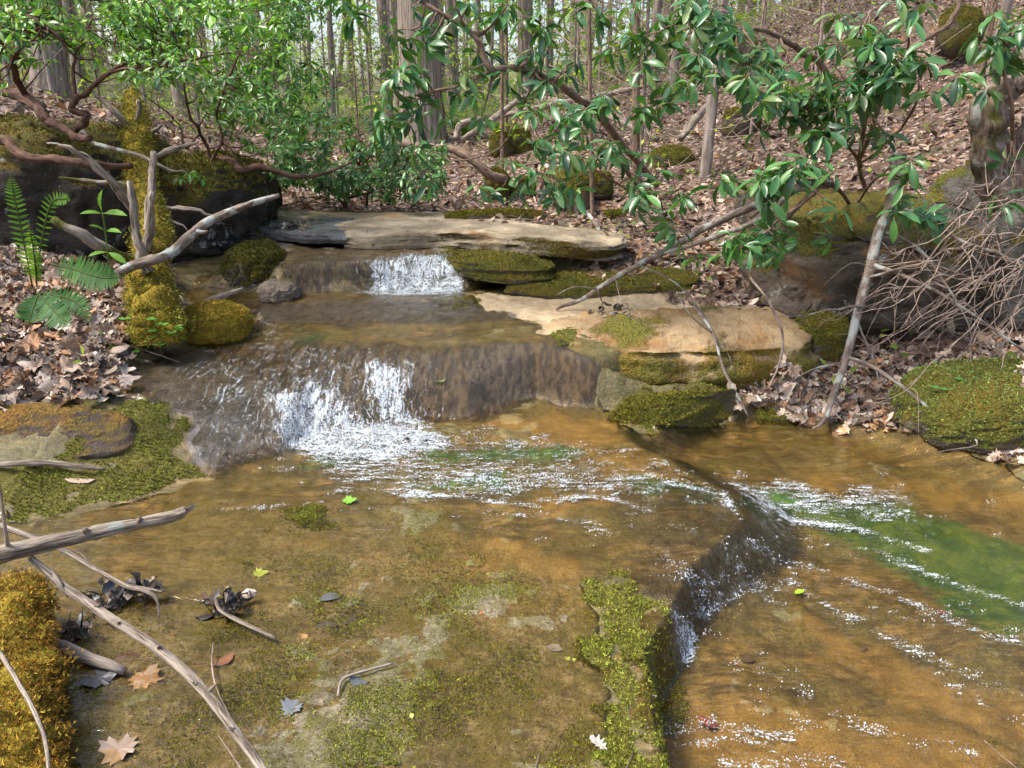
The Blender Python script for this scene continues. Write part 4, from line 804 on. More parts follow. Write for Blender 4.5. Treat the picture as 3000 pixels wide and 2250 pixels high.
shrub('rhododendron', 'tall rhododendron with a zigzag limb and bluish glossy whorls, upper middle of the slope', 'rhododendron', hit(1800, 240),
      [(px_path([(1800, 240, 8.), (1788, 175, 5.6), (1765, 130, 5.2), (1740, 118, 5.), (1700, 90, 4.8), (1650, 68, 4.7), (1590, 63, 4.6), (1530, 80, 4.6), (1480, 40, 4.6)]), [.026, .028, .026, .024, .02, .016, .014, .01, .006]),
       (px_path([(1590, 64, 4.6), (1520, 40, 4.5), (1440, 60, 4.5), (1360, 90, 4.6)]), [.01, .008, .006, .004]), (px_path([(1760, 128, 5.2), (1690, 170, 4.8), (1560, 200, 4.7), (1420, 210, 4.7)]), [.012, .01, .007, .004])],
      extra(whl(A3, 737, 0, lambda u, v: 4.7) + whl(A3b, 1475, 0, lambda u, v: 4.4), 34, .10), L_RHODO, M_BARKP, .125, RC)
A4 = [(700, 600), (880, 590), (840, 620), (940, 640), (1000, 650), (1060, 620), (1250, 210), (1200, 240), (1290, 230), (1550, 30), (1350, 370), (1400, 400), (1530, 380), (1460, 430), (1350, 530), (1100, 560), (1150, 600), (880, 820), (840, 860), (480, 830), (1270, 830), (800, 700), (960, 720), (1180, 660), (1050, 700), (720, 650), (620, 600), (1420, 480), (1270, 540), (940, 560), (1230, 290), (1570, 400), (1320, 870), (660, 720)]
shrub('rhododendron', 'bushy rhododendron massed above the dark hollow of the tan boulder', 'rhododendron', hit(1870, 420),
      [(px_path([(1870, 420, 6.4), (1858, 330, 5.), (1880, 200, 4.6), (1875, 160, 4.5), (1850, 135, 4.5), (1868, 90, 4.4)]), [.02, .018, .016, .013, .01, .006]),
       (px_path([(1860, 340, 5.), (1910, 190, 4.7), (1960, 110, 4.7), (2045, 55, 4.7), (2080, 0, 4.7), (2100, -60, 4.7)]), [.02, .02, .019, .019, .018, .015]),
       (px_path([(1862, 360, 5.3), (1800, 280, 4.5), (1740, 235, 4.3), (1690, 210, 4.3)]), [.014, .01, .007, .004]), (px_path([(1865, 350, 5.3), (1960, 260, 4.6), (1990, 160, 4.4), (1990, 140, 4.4)]), [.014, .01, .008, .005])],
      extra(whl(A4, 1475, 0, lambda u, v: 4.3), 46, .11), L_RHODO, M_BARKP, .125, RC)
A5 = [(1480, 1030), (740, 1030), (800, 1050), (620, 1120), (590, 1180), (680, 1130), (560, 1150), (1000, 1100), (860, 1060), (420, 1500), (400, 1560), (480, 1550), (340, 1520), (600, 1600), (560, 1580), (1000, 1350), (970, 1540), (240, 1130), (0, 1270), (460, 1450), (640, 1640), (500, 1110), (440, 1610), (100, 1640), (760, 1110), (610, 1440), (1480, 1080)]
shrub('rhododendron', 'nearest rhododendron sprays hanging over the leaf bank in front of the tan boulder', 'rhododendron', hit(1860, 470),
      [(px_path([(1860, 470, 5.8), (1800, 400, 4.6), (1740, 385, 4.), (1690, 360, 3.9), (1660, 400, 3.8)]), [.016, .014, .011, .008, .005]), (px_path([(1780, 400, 4.4), (1660, 500, 3.9), (1600, 540, 3.8), (1560, 570, 3.8)]), [.01, .008, .006, .003]),
       (px_path([(1850, 440, 5.2), (1900, 380, 4.2), (1960, 345, 3.9)]), [.01, .007, .004])],
      extra(whl(A5, 1475, 0, lambda u, v: 3.85), 16, .08), L_RHODO, M_BARKP, .115, [(.035, .11, .03), (.05, .15, .035), (.08, .2, .04)])
A6 = [(2080, 270), (2150, 210), (2100, 1050), (2200, 120), (2160, 330), (2050, 1290), (2010, 380), (1560, 1400), (1620, 1380), (1400, 1270), (1780, 480), (1840, 500), (1500, 1340)]
shrub('rhododendron', 'sparse rhododendron at the right edge beside the gnarled mossy trunk', 'rhododendron', hit(2180, 470),
      [(px_path([(2180, 500, 5.6), (2190, 300, 4.3), (2170, 120, 4.1), (2205, 20, 4.1)]), [.018, .014, .01, .006]), (px_path([(2180, 480, 5.2), (2040, 440, 4.4), (1990, 460, 4.2)]), [.01, .007, .004])],
      extra(whl(A6, 1475, 0, lambda u, v: 4.1), 8, .08), L_RHODO, M_BARKP, .125, RC)

# ---- mountain laurel thickets on the left
LC = [(.08, .22, .03), (.13, .31, .04), (.20, .40, .05), (.06, .15, .04), (.26, .45, .08)]
def blobw(n, boxes):
    out = []
    tot = sum((b[2] - b[0]) * (b[3] - b[1]) * (b[6] if len(b) > 6 else 1) for b in boxes)
    for b in boxes:
        k = int(n * (b[2] - b[0]) * (b[3] - b[1]) * (b[6] if len(b) > 6 else 1) / tot); c = 0; tries = 0
        while c < k and tries < k * 40:
            tries += 1; u, v, d = rnd.uniform(b[0], b[2]), rnd.uniform(b[1], b[3]), rnd.uniform(b[4], b[5])
            q = PD(u, v, d)
            if vn(q[0] * 3.2, q[1] * 3.2, q[2] * 3.8, 5) < .47: continue
            if q[2] < gz(q[0], q[1]) + .08: continue
            out.append(q); c += 1
    return out
LG = 'mountain laurels on the left bank'
shrub('mountain_laurel', 'dense bright mountain laurel with crooked red brown stems at the upper left corner', 'mountain laurel', hit(60, 215),
      [(px_path([(10, 200, 5.6), (60, 215, 5.5), (90, 238, 5.3), (105, 262, 5.2), (135, 275, 5.15), (158, 292, 5.1), (195, 300, 5.)]), [.045, .05, .045, .04, .036, .033, .028]),
       (px_path([(55, 205, 5.5), (28, 140, 5.2), (38, 108, 5.1), (65, 60, 5.1), (95, 15, 5.), (120, -30, 5.)]), [.03, .027, .026, .022, .018, .012]),
       (px_path([(0, 120, 5.2), (2, 85, 5.1), (15, 50, 5.1), (30, 30, 5.1), (85, 50, 5.), (130, 85, 5.), (150, 120, 5.)]), [.03, .03, .034, .03, .02, .014, .008]), (px_path([(20, 40, 5.1), (25, -40, 5.1)]), [.025, .02])],
      blobw(230, [(-60, -40, 330, 70, 4.4, 6.0, 1.6), (-60, 60, 260, 130, 4.6, 6.2, .9), (-60, 120, 60, 200, 4.8, 5.6, .5)]), L_LAUR, M_BARKR, .060, LC, group=LG)
shrub('mountain_laurel', 'mountain laurel with a hooked red stem and pale bright leaves above the mossy log', 'mountain laurel', hit(185, 262),
      [(px_path([(158, 288, 5.4), (185, 262, 5.2), (186, 247, 5.2), (155, 237, 5.2), (165, 215, 5.2), (190, 198, 5.2), (230, 160, 5.1), (300, 120, 5.1), (380, 60, 5.1)]), [.026, .028, .027, .026, .024, .022, .016, .012, .008]),
       (px_path([(160, 225, 5.2), (158, 160, 5.3), (165, 110, 5.3), (200, 40, 5.4)]), [.018, .014, .011, .006]), (px_path([(235, 157, 5.1), (330, 140, 4.9), (420, 130, 4.9), (520, 110, 4.9)]), [.012, .01, .008, .005])],
      blobw(360, [(220, -40, 620, 60, 4.4, 6.2, 1.3), (260, 50, 620, 170, 4.5, 6.2, 1.2), (350, 150, 440, 190, 4.8, 5.8, .4)]), L_LAUR, M_BARKR, .060, LC, group=LG)
shrub('mountain_laurel', 'mountain laurel with many thin bare stems rising between the log and the dark boulder', 'mountain laurel', hit(450, 345),
      [(px_path([(462, 350, 6.4), (458, 372, 5.9), (440, 382, 5.7), (410, 388, 5.6), (400, 425, 5.5), (370, 430, 5.4), (343, 430, 5.3)]), [.018, .02, .022, .022, .022, .018, .014]),
       (px_path([(460, 370, 5.9), (450, 320, 5.9), (430, 285, 5.8), (405, 235, 5.7), (395, 160, 5.6), (380, 130, 5.6)]), [.018, .016, .014, .012, .009, .006]),
       (px_path([(455, 350, 5.9), (480, 300, 5.8), (470, 240, 5.8), (500, 160, 5.7), (540, 60, 5.7)]), [.014, .012, .01, .008, .005]),
       (px_path([(430, 290, 5.8), (400, 320, 5.6), (385, 270, 5.6), (330, 220, 5.5), (290, 190, 5.4)]), [.01, .009, .007, .005, .003])],
      blobw(370, [(420, 150, 720, 260, 5.2, 7., 1.2), (560, -40, 720, 150, 5.5, 7., 1.), (480, 250, 660, 330, 5.4, 7., .8), (360, 368, 440, 385, 5.2, 5.6, .8)]), L_LAUR, M_BARKR, .062, [(.06, .16, .04), (.10, .24, .05), (.16, .31, .07)], group=LG)
shrub('mountain_laurel', 'low spreading dark laurel thicket just behind the left half of the upper shelf', 'mountain laurel', hit(745, 440),
      [(px_path([(745, 452, 7.1), (748, 420, 7.), (760, 380, 6.9), (800, 340, 6.8)]), [.03, .022, .014, .008]), (px_path([(745, 445, 7.1), (700, 400, 6.9), (640, 370, 6.8), (560, 362, 6.6), (510, 345, 6.4), (470, 340, 6.2)]), [.02, .018, .016, .016, .02, .02]),
       (px_path([(750, 430, 7.), (850, 400, 6.9), (930, 380, 6.8)]), [.014, .01, .006]), (px_path([(790, 448, 7.2), (800, 400, 7.1), (840, 350, 7.)]), [.016, .012, .006])],
      blobw(560, [(600, 310, 960, 400, 6., 7.6, 1.2), (620, 250, 860, 320, 6.2, 7.6, .8), (680, 380, 960, 425, 6.2, 7.2, .8), (560, 350, 640, 420, 6.2, 7., .6)]), L_LAUR, M_BARKR, .070, [(.055, .14, .045), (.08, .19, .05), (.13, .26, .065)], group=LG)

# ---- mossy fallen log with broken stubs
logp = px_path([(283, 205, 6.9), (290, 250, 6.4), (296, 310, 5.8), (305, 365, 5.3), (318, 440, 4.8), (328, 500, 4.5), (325, 560, 4.25), (325, 620, 4.05), (335, 690, 3.9), (345, 740, 3.85)])
root = empty('fallen_log', logp[-2], 'broken log thick with yellow green moss leaning down the left bank to the water', 'log')
mb = MB(); LP = tube(mb, logp, [.05, .075, .085, .078, .08, .088, .085, .105, .12, .11], 20, 8, .02, .55, (1, 0, 0), 3); ob = np.asarray(logp[-2]); logo = mb.obj('trunk', M_MOSSO, root, origin=ob)
rock_tufts('moss', [(.21, .20, .025), (.16, .17, .02), (.30, .29, .05), (.10, .10, .014), (.25, .17, .025)], 14000, .014, zmin=-.5, obj=logo)
def stub(px, rad, mat=M_DEADW, rough=.4):
    mb = MB(); tube(mb, px_path(px), [q_ * .76 for q_ in rad], 9, 5, .012, rough * 1.4, (.5, 0, 0), rnd.randint(0, 99)); mb.obj('broken_branch', mat, root, origin=ob)
stub([(290, 455, 4.65), (270, 425, 4.6), (235, 385, 4.5), (190, 345, 4.45), (150, 322, 4.4), (103, 307, 4.4)], [.045, .035, .03, .024, .016, .006])
stub([(318, 590, 4.0), (303, 540, 4.0), (290, 470, 4.0), (279, 390, 4.0)], [.045, .036, .028, .018])
stub([(318, 530, 4.3), (325, 440, 4.35), (330, 370, 4.4), (333, 327, 4.4)], [.036, .030, .028, .022])
stub([(320, 540, 4.15), (325, 480, 4.1), (331, 415, 4.1)], [.034, .026, .014])
stub([(290, 285, 6.0), (262, 258, 5.9), (225, 220, 5.9), (190, 188, 5.9)], [.034, .028, .022, .01])
stub([(293, 270, 6.1), (300, 240, 6.), (298, 218, 6.)], [.028, .024, .016])
stub([(300, 400, 5.05), (260, 398, 5.), (215, 393, 5.), (130, 383, 5.)], [.03, .024, .02, .01], M_BARK)
stub([(315, 575, 4.3), (240, 545, 4.1), (180, 508, 4.), (112, 473, 3.95)], [.045, .042, .036, .024], M_BARK)
stub([(330, 448, 4.8), (370, 450, 4.8), (415, 452, 4.8), (465, 465, 4.8)], [.024, .019, .016, .007])
stub([(335, 450, 4.75), (370, 475, 4.7), (407, 498, 4.7)], [.014, .011, .005])
stub([(318, 345, 5.5), (360, 328, 5.5), (400, 315, 5.5), (430, 308, 5.5)], [.028, .024, .018, .008])
stub([(308, 290, 6.), (330, 283, 6.), (352, 270, 6.)], [.03, .022, .012], M_BARK)
stub([(285, 300, 6.), (250, 268, 5.9), (228, 245, 5.9)], [.026, .022, .01])

def branch(name, label, cat, paths, mat, n=9, rough=.35, part='side_twig', group=None, wob=.0, k=6):
    base = paths[0][0][0]; mb = MB(); tube(mb, paths[0][0], paths[0][1], n, k, wob, rough, seed=rnd.randint(0, 99)); 
    if len(paths) == 1:
        o = mb.obj(name, mat, None, origin=base); o.location = base; return tag(o, label, cat, group)
    root_ = empty(name, base, label, cat, group); mb.obj('main_stem', mat, root_, origin=base)
    for p, r in paths[1:]:
        m2 = MB(); tube(m2, p, r, 6, 4, wob, rough * .5, seed=rnd.randint(0, 99)); m2.obj(part, mat, root_, origin=base)
    return root_
branch('fallen_branch', 'pale grey curved branch rising from the mossy log towards the upper shelf', 'branch',
       [(px_path([(255, 590, 3.9), (300, 570, 3.95), (360, 552, 4.0), (400, 520, 4.1), (440, 485, 4.2), (500, 456, 4.3), (560, 435, 4.4), (604, 422, 4.45)]), [.022, .026, .027, .026, .024, .02, .017, .012]), (px_path([(425, 500, 4.15), (440, 502, 4.15), (449, 499, 4.15)]), [.014, .011, .006]), (px_path([(500, 456, 4.3), (540, 438, 4.3), (548, 434, 4.3)]), [.01, .008, .003])], M_LICHB)
branch('vine_stem', 'smooth red brown stem snaking across the dark boulder face', 'stem', [(px_path([(-20, 300, 5.0), (15, 305, 4.95), (35, 327, 4.9), (70, 342, 4.85), (120, 344, 4.85), (165, 350, 4.85), (205, 353, 4.85), (240, 360, 4.9), (285, 358, 5.)]), [.03, .03, .028, .027, .026, .025, .022, .022, .018])], M_BARKR)
branch('vine_stem', 'thin grey stem crossing in front of the mossy log top', 'stem', [(px_path([(165, 300, 5.3), (180, 285, 5.2), (200, 308, 5.1), (250, 322, 5.), (300, 335, 4.95), (340, 355, 4.9), (375, 370, 4.9), (400, 368, 4.9)]), [.010, .012, .013, .013, .012, .011, .008, .004])], M_LICHB)
branch('vine_stem', 'dark reddish limb looping from the dark boulder over the upper shelf', 'stem', [(px_path([(460, 345, 6.), (500, 348, 5.9), (520, 368, 5.8), (560, 360, 5.8), (600, 372, 5.8), (640, 382, 5.8), (700, 375, 5.9), (760, 350, 6.)]), [.024, .026, .028, .024, .02, .017, .012, .006])], M_BARKR)
branch('driftwood_stick', 'short splintered pale stick propped on the olive mossy rock', 'stick', [(px_path([(390, 668, 4.3), (440, 655, 4.4), (480, 640, 4.5), (524, 624, 4.6)]), [.014, .02, .02, .008])], M_DEADW)
branch('fallen_branch', 'thick weathered branch with a jagged broken end reaching in from the left edge', 'branch',
       [(px_path([(-160, 1235, 1.62), (0, 1198, 1.7), (120, 1170, 1.78), (250, 1140, 1.86), (370, 1115, 1.93), (402, 1102, 1.95)]), [.024, .023, .020, .0175, .016, .012]), (px_path([(20, 1195, 1.72), (12, 1150, 1.7), (0, 1060, 1.7), (-14, 1000, 1.7)]), [.007, .005, .004, .003])], M_DEADW, 14, .5)
branch('fallen_branch', 'long smooth grey branch slanting across the lower left foreground', 'branch',
       [(px_path([(66, 1205, 1.74), (150, 1275, 1.70), (260, 1350, 1.62), (340, 1400, 1.56), (430, 1480, 1.48), (500, 1570, 1.38), (570, 1670, 1.28), (600, 1740, 1.2)]), [.008, .011, .012, .0115, .011, .0105, .010, .009]), (px_path([(110, 1232, 1.73), (130, 1260, 1.70), (146, 1290, 1.69)]), [.006, .005, .002]), (px_path([(450, 1494, 1.46), (462, 1482, 1.46), (468, 1478, 1.46)]), [.006, .004, .002])], M_DEADW, 12, .3)
branch('fallen_branch', 'thin grey branch passing under the thick one to the clump of wet leaves', 'branch',
       [(px_path([(-60, 1105, 2.15), (0, 1135, 2.15), (120, 1180, 2.1), (200, 1225, 2.06), (270, 1265, 2.), (310, 1275, 1.98), (338, 1295, 1.97), (344, 1335, 1.95)]), [.009, .009, .0085, .008, .007, .006, .005, .003]), (px_path([(270, 1265, 2.), (320, 1272, 2.), (352, 1280, 2.)]), [.006, .005, .003]), (px_path([(130, 1185, 2.1), (175, 1195, 2.1), (200, 1230, 2.07)]), [.004, .003, .002])], M_DEADW, 10, .3)
branch('fallen_twig', 'slender pale twig curving down the mossy stump in the bottom left corner', 'twig', [(px_path([(-20, 1400, 1.5), (0, 1412, 1.5), (40, 1475, 1.42), (80, 1550, 1.33), (100, 1610, 1.28), (106, 1700, 1.2)]), [.006, .006, .0055, .005, .0045, .004])], M_DEADW)
for o_ in [q for q in COL.objects if q.get('label', '').startswith(('thick weathered branch', 'long smooth grey branch'))]:
    thick = 'thick' in o_['label']
    pts_ = [(120, 1170, 1.78), (190, 1152, 1.82), (300, 1127, 1.885)] if thick else [(262, 1351, 1.62), (345, 1403, 1.555), (430, 1480, 1.48), (506, 1577, 1.37), (205, 1312, 1.66)]
    for q in px_path(pts_):
        mb = MB(); e = norm(np.array([rnd.gauss(0, .5), -.5, .9])); tube(mb, [q - e * .004, q + e * (.018 if thick else .012), q + e * (.026 if thick else .02)], [.011, .007, .002] if thick else [.008, .005, .0015], 8, 4, .002, .6, seed=rnd.randint(0, 99)); mb.obj('knot', M_DEADW, o_, origin=o_.location)
    if thick:
        a_, b_ = px_path([(385, 1110, 1.94), (410, 1098, 1.955)])
        mb = MB()
        for k in range(9):
            c_ = a_ + np.array([0, rnd.gauss(0, .004), rnd.gauss(0, .006)]); tube(mb, [c_, c_ + (b_ - a_) * rnd.uniform(.7, 1.7) + (0, 0, rnd.gauss(0, .003))], [.005, .0008], 5, 2, seed=k)
        mb.obj('splintered_end', M_DEADW, o_, origin=o_.location)
def gnd(u, v, dz=0): q = hit(u, v); q[2] = float(gzb(q[0], q[1])[0]) + dz; return q
branch('fallen_twig', 'short white twig sticking out of the debris clump on the foreground rock', 'twig', [([gnd(468, 1310, .05), gnd(478, 1340, .04), gnd(520, 1358, .03), gnd(596, 1390, .02)], [.004, .005, .006, .005])], M_DEADW)
branch('fallen_twig', 'dark forked twig beside the veined leaf on the foreground rock', 'twig', [([gnd(730, 1510, .012), gnd(742, 1480, .015), gnd(790, 1462, .015), gnd(850, 1443, .012)], [.003, .004, .004, .003])], M_BARK)
branch('fallen_twig', 'hair thin dry stalk lying on foreground moss right of the long branch', 'twig', [([gnd(462, 1400, .02), gnd(460, 1450, .02), gnd(470, 1500, .02), gnd(500, 1560, .02)], [.002, .0025, .002, .001])], M_TWIG)
branch('fallen_twig', 'rotten dark wood piece against the mossy stump', 'stick', [([gnd(80, 1400, .03), gnd(150, 1425, .03), gnd(270, 1460, .02)], [.018, .02, .012])], M_BARK)
branch('driftwood_stick', 'broken bark covered stick upright against the front of the upper shelf', 'stick', [(px_path([(795, 498, 5.65), (800, 512, 5.55), (806, 530, 5.5)]), [.016, .018, .014])], M_DEADW)
branch('fallen_twig', 'rotted grey stick on the mossy left shelf above the pool', 'stick', [([gnd(-20, 1012, .02), gnd(80, 1014, .03), gnd(160, 1018, .03), gnd(230, 1025, .02)], [.012, .012, .011, .006])], M_DEADW)
branch('fallen_branch', 'brown branch coming down the slope to a mossy boulder, right of the big tree', 'branch', [(px_path([(850, 310, 7.8), (930, 318, 7.6), (980, 322, 7.5), (1020, 345, 7.4), (1060, 378, 7.4), (1090, 390, 7.5)]), [.03, .035, .04, .042, .045, .05])], M_BARKP)
branch('dead_branch', 'long dead branch leaning steeply from the leaf bank into the pool', 'branch',
       [(px_path([(1942, 330, 4.35), (1938, 380, 4.3), (1925, 440, 4.25), (1900, 500, 4.15), (1880, 580, 4.05), (1850, 680, 3.95), (1830, 770, 3.85), (1800, 850, 3.8), (1782, 905, 3.75), (1756, 928, 3.7)]), [.034, .033, .03, .028, .027, .024, .021, .018, .014, .005]),
        (px_path([(1885, 570, 4.05), (1960, 600, 3.9), (2060, 650, 3.8), (2212, 760, 3.7)]), [.012, .011, .009, .005]), (px_path([(1880, 600, 4.), (1960, 575, 3.9), (2030, 560, 3.9)]), [.008, .006, .003]),
        (px_path([(1862, 660, 3.95), (1800, 670, 3.9), (1740, 680, 3.9), (1680, 682, 3.9)]), [.008, .006, .004, .002]), (px_path([(1830, 770, 3.85), (1900, 800, 3.7), (1980, 860, 3.6), (2060, 920, 3.5), (2200, 975, 3.4)]), [.01, .01, .009, .008, .004]),
        (px_path([(1850, 690, 3.95), (1880, 760, 3.9), (1900, 830, 3.85)]), [.008, .006, .003]), (px_path([(1930, 440, 4.25), (2000, 470, 4.1), (2080, 520, 4.), (2212, 570, 3.9)]), [.012, .011, .009, .006]),
        (px_path([(1905, 500, 4.15), (1960, 520, 4.1), (2020, 580, 4.), (2090, 700, 3.9), (2100, 780, 3.9)]), [.009, .008, .007, .005, .003]), (px_path([(1830, 780, 3.85), (1750, 800, 3.8), (1700, 830, 3.8)]), [.007, .005, .003]),
        (px_path([(2020, 880, 3.55), (2080, 925, 3.4), (2110, 960, 3.3), (2020, 975, 3.2)]), [.006, .005, .004, .002])], M_LICHB, 10, .3, wob=.008)
branch('fallen_branch', 'pale forked branch leaning left from the rhododendron to the cream ledge', 'branch',
       [(px_path([(1200, 668, 4.7), (1260, 645, 4.7), (1330, 600, 4.6), (1420, 550, 4.5), (1530, 490, 4.5), (1640, 440, 4.5), (1720, 405, 4.6), (1790, 398, 4.8)]), [.008, .014, .017, .019, .021, .023, .024, .024]),
        (px_path([(1420, 550, 4.5), (1540, 515, 4.4), (1650, 470, 4.3), (1720, 410, 4.3), (1800, 398, 4.5)]), [.012, .014, .016, .017, .015]), (px_path([(1290, 625, 4.65), (1240, 620, 4.6), (1200, 640, 4.6)]), [.005, .004, .002]),
        (px_path([(1330, 600, 4.6), (1340, 640, 4.5), (1360, 690, 4.4)]), [.005, .004, .002]), (px_path([(1380, 572, 4.5), (1440, 600, 4.4), (1500, 650, 4.3), (1560, 760, 4.1)]), [.006, .005, .005, .003]), (px_path([(1290, 625, 4.6), (1300, 660, 4.6), (1270, 690, 4.6)]), [.005, .003, .002])], M_LICHB, 10, .3, wob=.006)
branch('fallen_twig', 'thin white twig standing on the cream ledge and dipping into the pool', 'twig', [(px_path([(1500, 660, 4.3), (1540, 720, 4.1), (1560, 790, 3.95), (1590, 850, 3.85), (1617, 900, 3.8)]), [.008, .008, .008, .007, .004]), (px_path([(1540, 720, 4.1), (1500, 690, 4.1), (1470, 650, 4.1)]), [.005, .004, .002]), (px_path([(1540, 730, 4.1), (1570, 760, 4.05), (1580, 782, 4.)]), [.004, .003, .002])], M_LICHB)
branch('fallen_twig', 'bent grey twig resting on the leaves beside the upper shelf', 'twig', [(px_path([(1268, 458, 6.2), (1290, 490, 5.9), (1305, 520, 5.8), (1360, 540, 5.6), (1440, 550, 5.5)]), [.014, .016, .015, .011, .006])], M_LICHB)
branch('fallen_twig', 'looping thin vine hanging over the right end of the cream ledge', 'vine', [(px_path([(1620, 600, 4.2), (1660, 650, 4.), (1690, 720, 3.95), (1685, 780, 3.9), (1660, 840, 3.9)]), [.006, .007, .007, .006, .004])], M_TWIG)
branch('root', 'twisted brown root arching over the rock face under the rhododendron', 'root', [(px_path([(1660, 520, 4.8), (1700, 470, 4.8), (1740, 430, 4.8), (1760, 410, 4.8), (1720, 408, 4.8), (1680, 425, 4.7), (1620, 470, 4.6)]), [.012, .016, .018, .018, .018, .016, .01])], M_BARKP)
for k, (pts, lb) in enumerate([([(1000, 300, 9.5), (1060, 262, 10.), (1130, 210, 11), (1220, 170, 12)], 'long pale fallen pole lying up the slope right of the big tree'), ([(1080, 250, 11), (1200, 225, 10.5), (1330, 200, 10.), (1400, 185, 10)], 'thin fallen pole crossing the slope behind the arching limb'),
                               ([(1540, 215, 8.5), (1500, 260, 8.), (1470, 300, 7.8)], 'short grey stick sliding down the slope by the slender trunk'), ([(985, 300, 9.3), (995, 270, 9.4), (1040, 258, 9.6)], 'pale broken slab of wood at the foot of the slope near the big tree'),
                               ([(1740, 140, 9.5), (1800, 60, 10.5), (1850, 30, 11)], 'fallen sapling trunk high on the slope'), ([(1150, 205, 12), (1300, 245, 10), (1420, 300, 9)], 'crooked fallen branch angling down across the middle slope')]):
    branch('fallen_pole', lb, 'branch', [(px_path(pts), [.03, .04, .035, .02][:len(pts)])], M_DEADW)
# dead brush tangle on the right
bb = PD(2240, 470, 4.5); root_ = empty('dead_brush', bb, 'tangle of bare thin twigs spilling down the right bank below the grey boulder', 'brush')
for g_ in range(48):
    mb = MB(); u0, v0 = rnd.uniform(2120, 2330), rnd.uniform(380, 640); u1 = u0 - rnd.uniform(60, 480); v1 = v0 + rnd.uniform(-20, 320); dd = rnd.uniform(3.6, 4.5)
    p = [PD(u0, v0, dd + .15), PD(u0 * .66 + u1 * .34, v0 * .75 + v1 * .25 - rnd.uniform(-10, 50), dd), PD(u0 * .3 + u1 * .7, v0 * .35 + v1 * .65 - rnd.uniform(-20, 40), dd - .1), PD(u1, v1, dd - .15 + rnd.uniform(-.1, .1))]
    for q in p: q[2] = max(q[2], gz(q[0], q[1]) + .02)
    P = tube(mb, p, [.0048, .0036, .0025, .001], 5, 5, .04, seed=rnd.randint(0, 99))
    for m_ in range(5):
        i = rnd.randrange(4, len(P) - 2); e = norm(P[i + 1] - P[i] + rng.normal(size=3) * .05) * rnd.uniform(.08, .3); tube(mb, [P[i], P[i] + e * .5 + (0, 0, rnd.gauss(0, .03)), P[i] + e + (0, 0, rnd.gauss(0, .07))], [.0025, .0016, .0008], 4, 3)
    mb.obj('twig', M_TWIG, root_, origin=bb)

# ---- ferns
def fern(base, fronds, label, L=(.028,), col=((.10, .22, .03), (.16, .32, .04)), n=26, wleaf=.05):
    root = empty('fern', base, label, 'fern'); base = np.asarray(base, float)
    for path, wl in fronds:
        mb = MB(); P = catmull([np.asarray(q, float) for q in path], 10); tube(mb, path, [.004, .003, .0015][:len(path)] if len(path) < 4 else [.004] + [.003] * (len(path) - 2) + [.001], 5, 4, col=(.10, .13, .03))
        t_ = np.linspace(.12, .99, n); S = np.linspace(0, 1, len(P)); Q_ = np.stack([np.interp(t_, S, P[:, k]) for k in range(3)], 1); D = norm(np.gradient(Q_, axis=0))
        vd = norm(Q_ - np.array([0, 0, CAMZ])); sd = norm(np.cross(D, vd * .7 + np.array([0.1, .3, -.2]))); w_ = wl * np.sin(np.clip(t_ * 1.05, 0, 1) * math.pi * .93 + .2) ** .7
        for s in (-1, 1):
            yd = norm(sd * s + D * .35 + rng.normal(size=D.shape) * .06); nm = np.cross(yd, D) * s
            leaves(mb, tmpl([(0, .10), (.3, .13), (.7, .09), (1, .01)], .2, .15), Q_, yd, nm, w_, palette(n, col, .12))
        mb.obj('frond', M_SPRING, root, origin=base)
    return root
fb = PD(72, 640, 3.35)
fern(fb, [(px_path([(70, 620, 3.35), (55, 540, 3.3), (32, 430, 3.3), (22, 372, 3.3)]), .045), (px_path([(78, 610, 3.35), (90, 520, 3.3), (110, 440, 3.3), (140, 430, 3.3), (146, 438, 3.3)]), .036), (px_path([(80, 620, 3.3), (75, 560, 3.25), (62, 480, 3.2)]), .035)], 'tall fern with upright unrolling fronds in front of the dark boulder')
fb = PD(190, 590, 3.3); fern(fb, [(px_path([(110, 570, 3.35), (160, 582, 3.25), (220, 600, 3.2), (266, 596, 3.2)]), .075)], 'dark fern frond lying flat over leaves beside the mossy log', col=((.05, .14, .03), (.08, .19, .04)), n=30)
fb = PD(90, 640, 3.2); fern(fb, [(px_path([(80, 632, 3.2), (105, 660, 3.1), (130, 685, 3.05), (158, 702, 3.0)]), .07), (px_path([(85, 630, 3.2), (72, 665, 3.1), (62, 700, 3.05)]), .06), (px_path([(88, 632, 3.2), (160, 650, 3.15), (200, 700, 3.1)]), .05)], 'dark green arching fern in the leaves below the tall fern', col=((.04, .13, .03), (.07, .18, .04)), n=26)
FG = 'small ferns on the right slope'
for (u, v, lb) in [(1090, 300, 'small bright fern beside the pair of distant mossy boulders'), (1005, 305, 'tufted fern at the foot of the slope right of the big tree'), (1440, 220, 'small fern on the upper slope behind the slender trunk'), (1300, 130, 'fern at the foot of the pale trunk on the ridge'), (1710, 235, 'little fern under the tall rhododendron')]:
    q = gnd(u, v); s = .3 + .0 * v
    o = fern(q, [([q, q + (s * .35 * math.cos(a), s * .35 * math.sin(a), s * .6), q + (s * .9 * math.cos(a), s * .9 * math.sin(a), s * .7)], .09) for a in np.linspace(0, 6, 7)], lb, n=14); o['group'] = FG
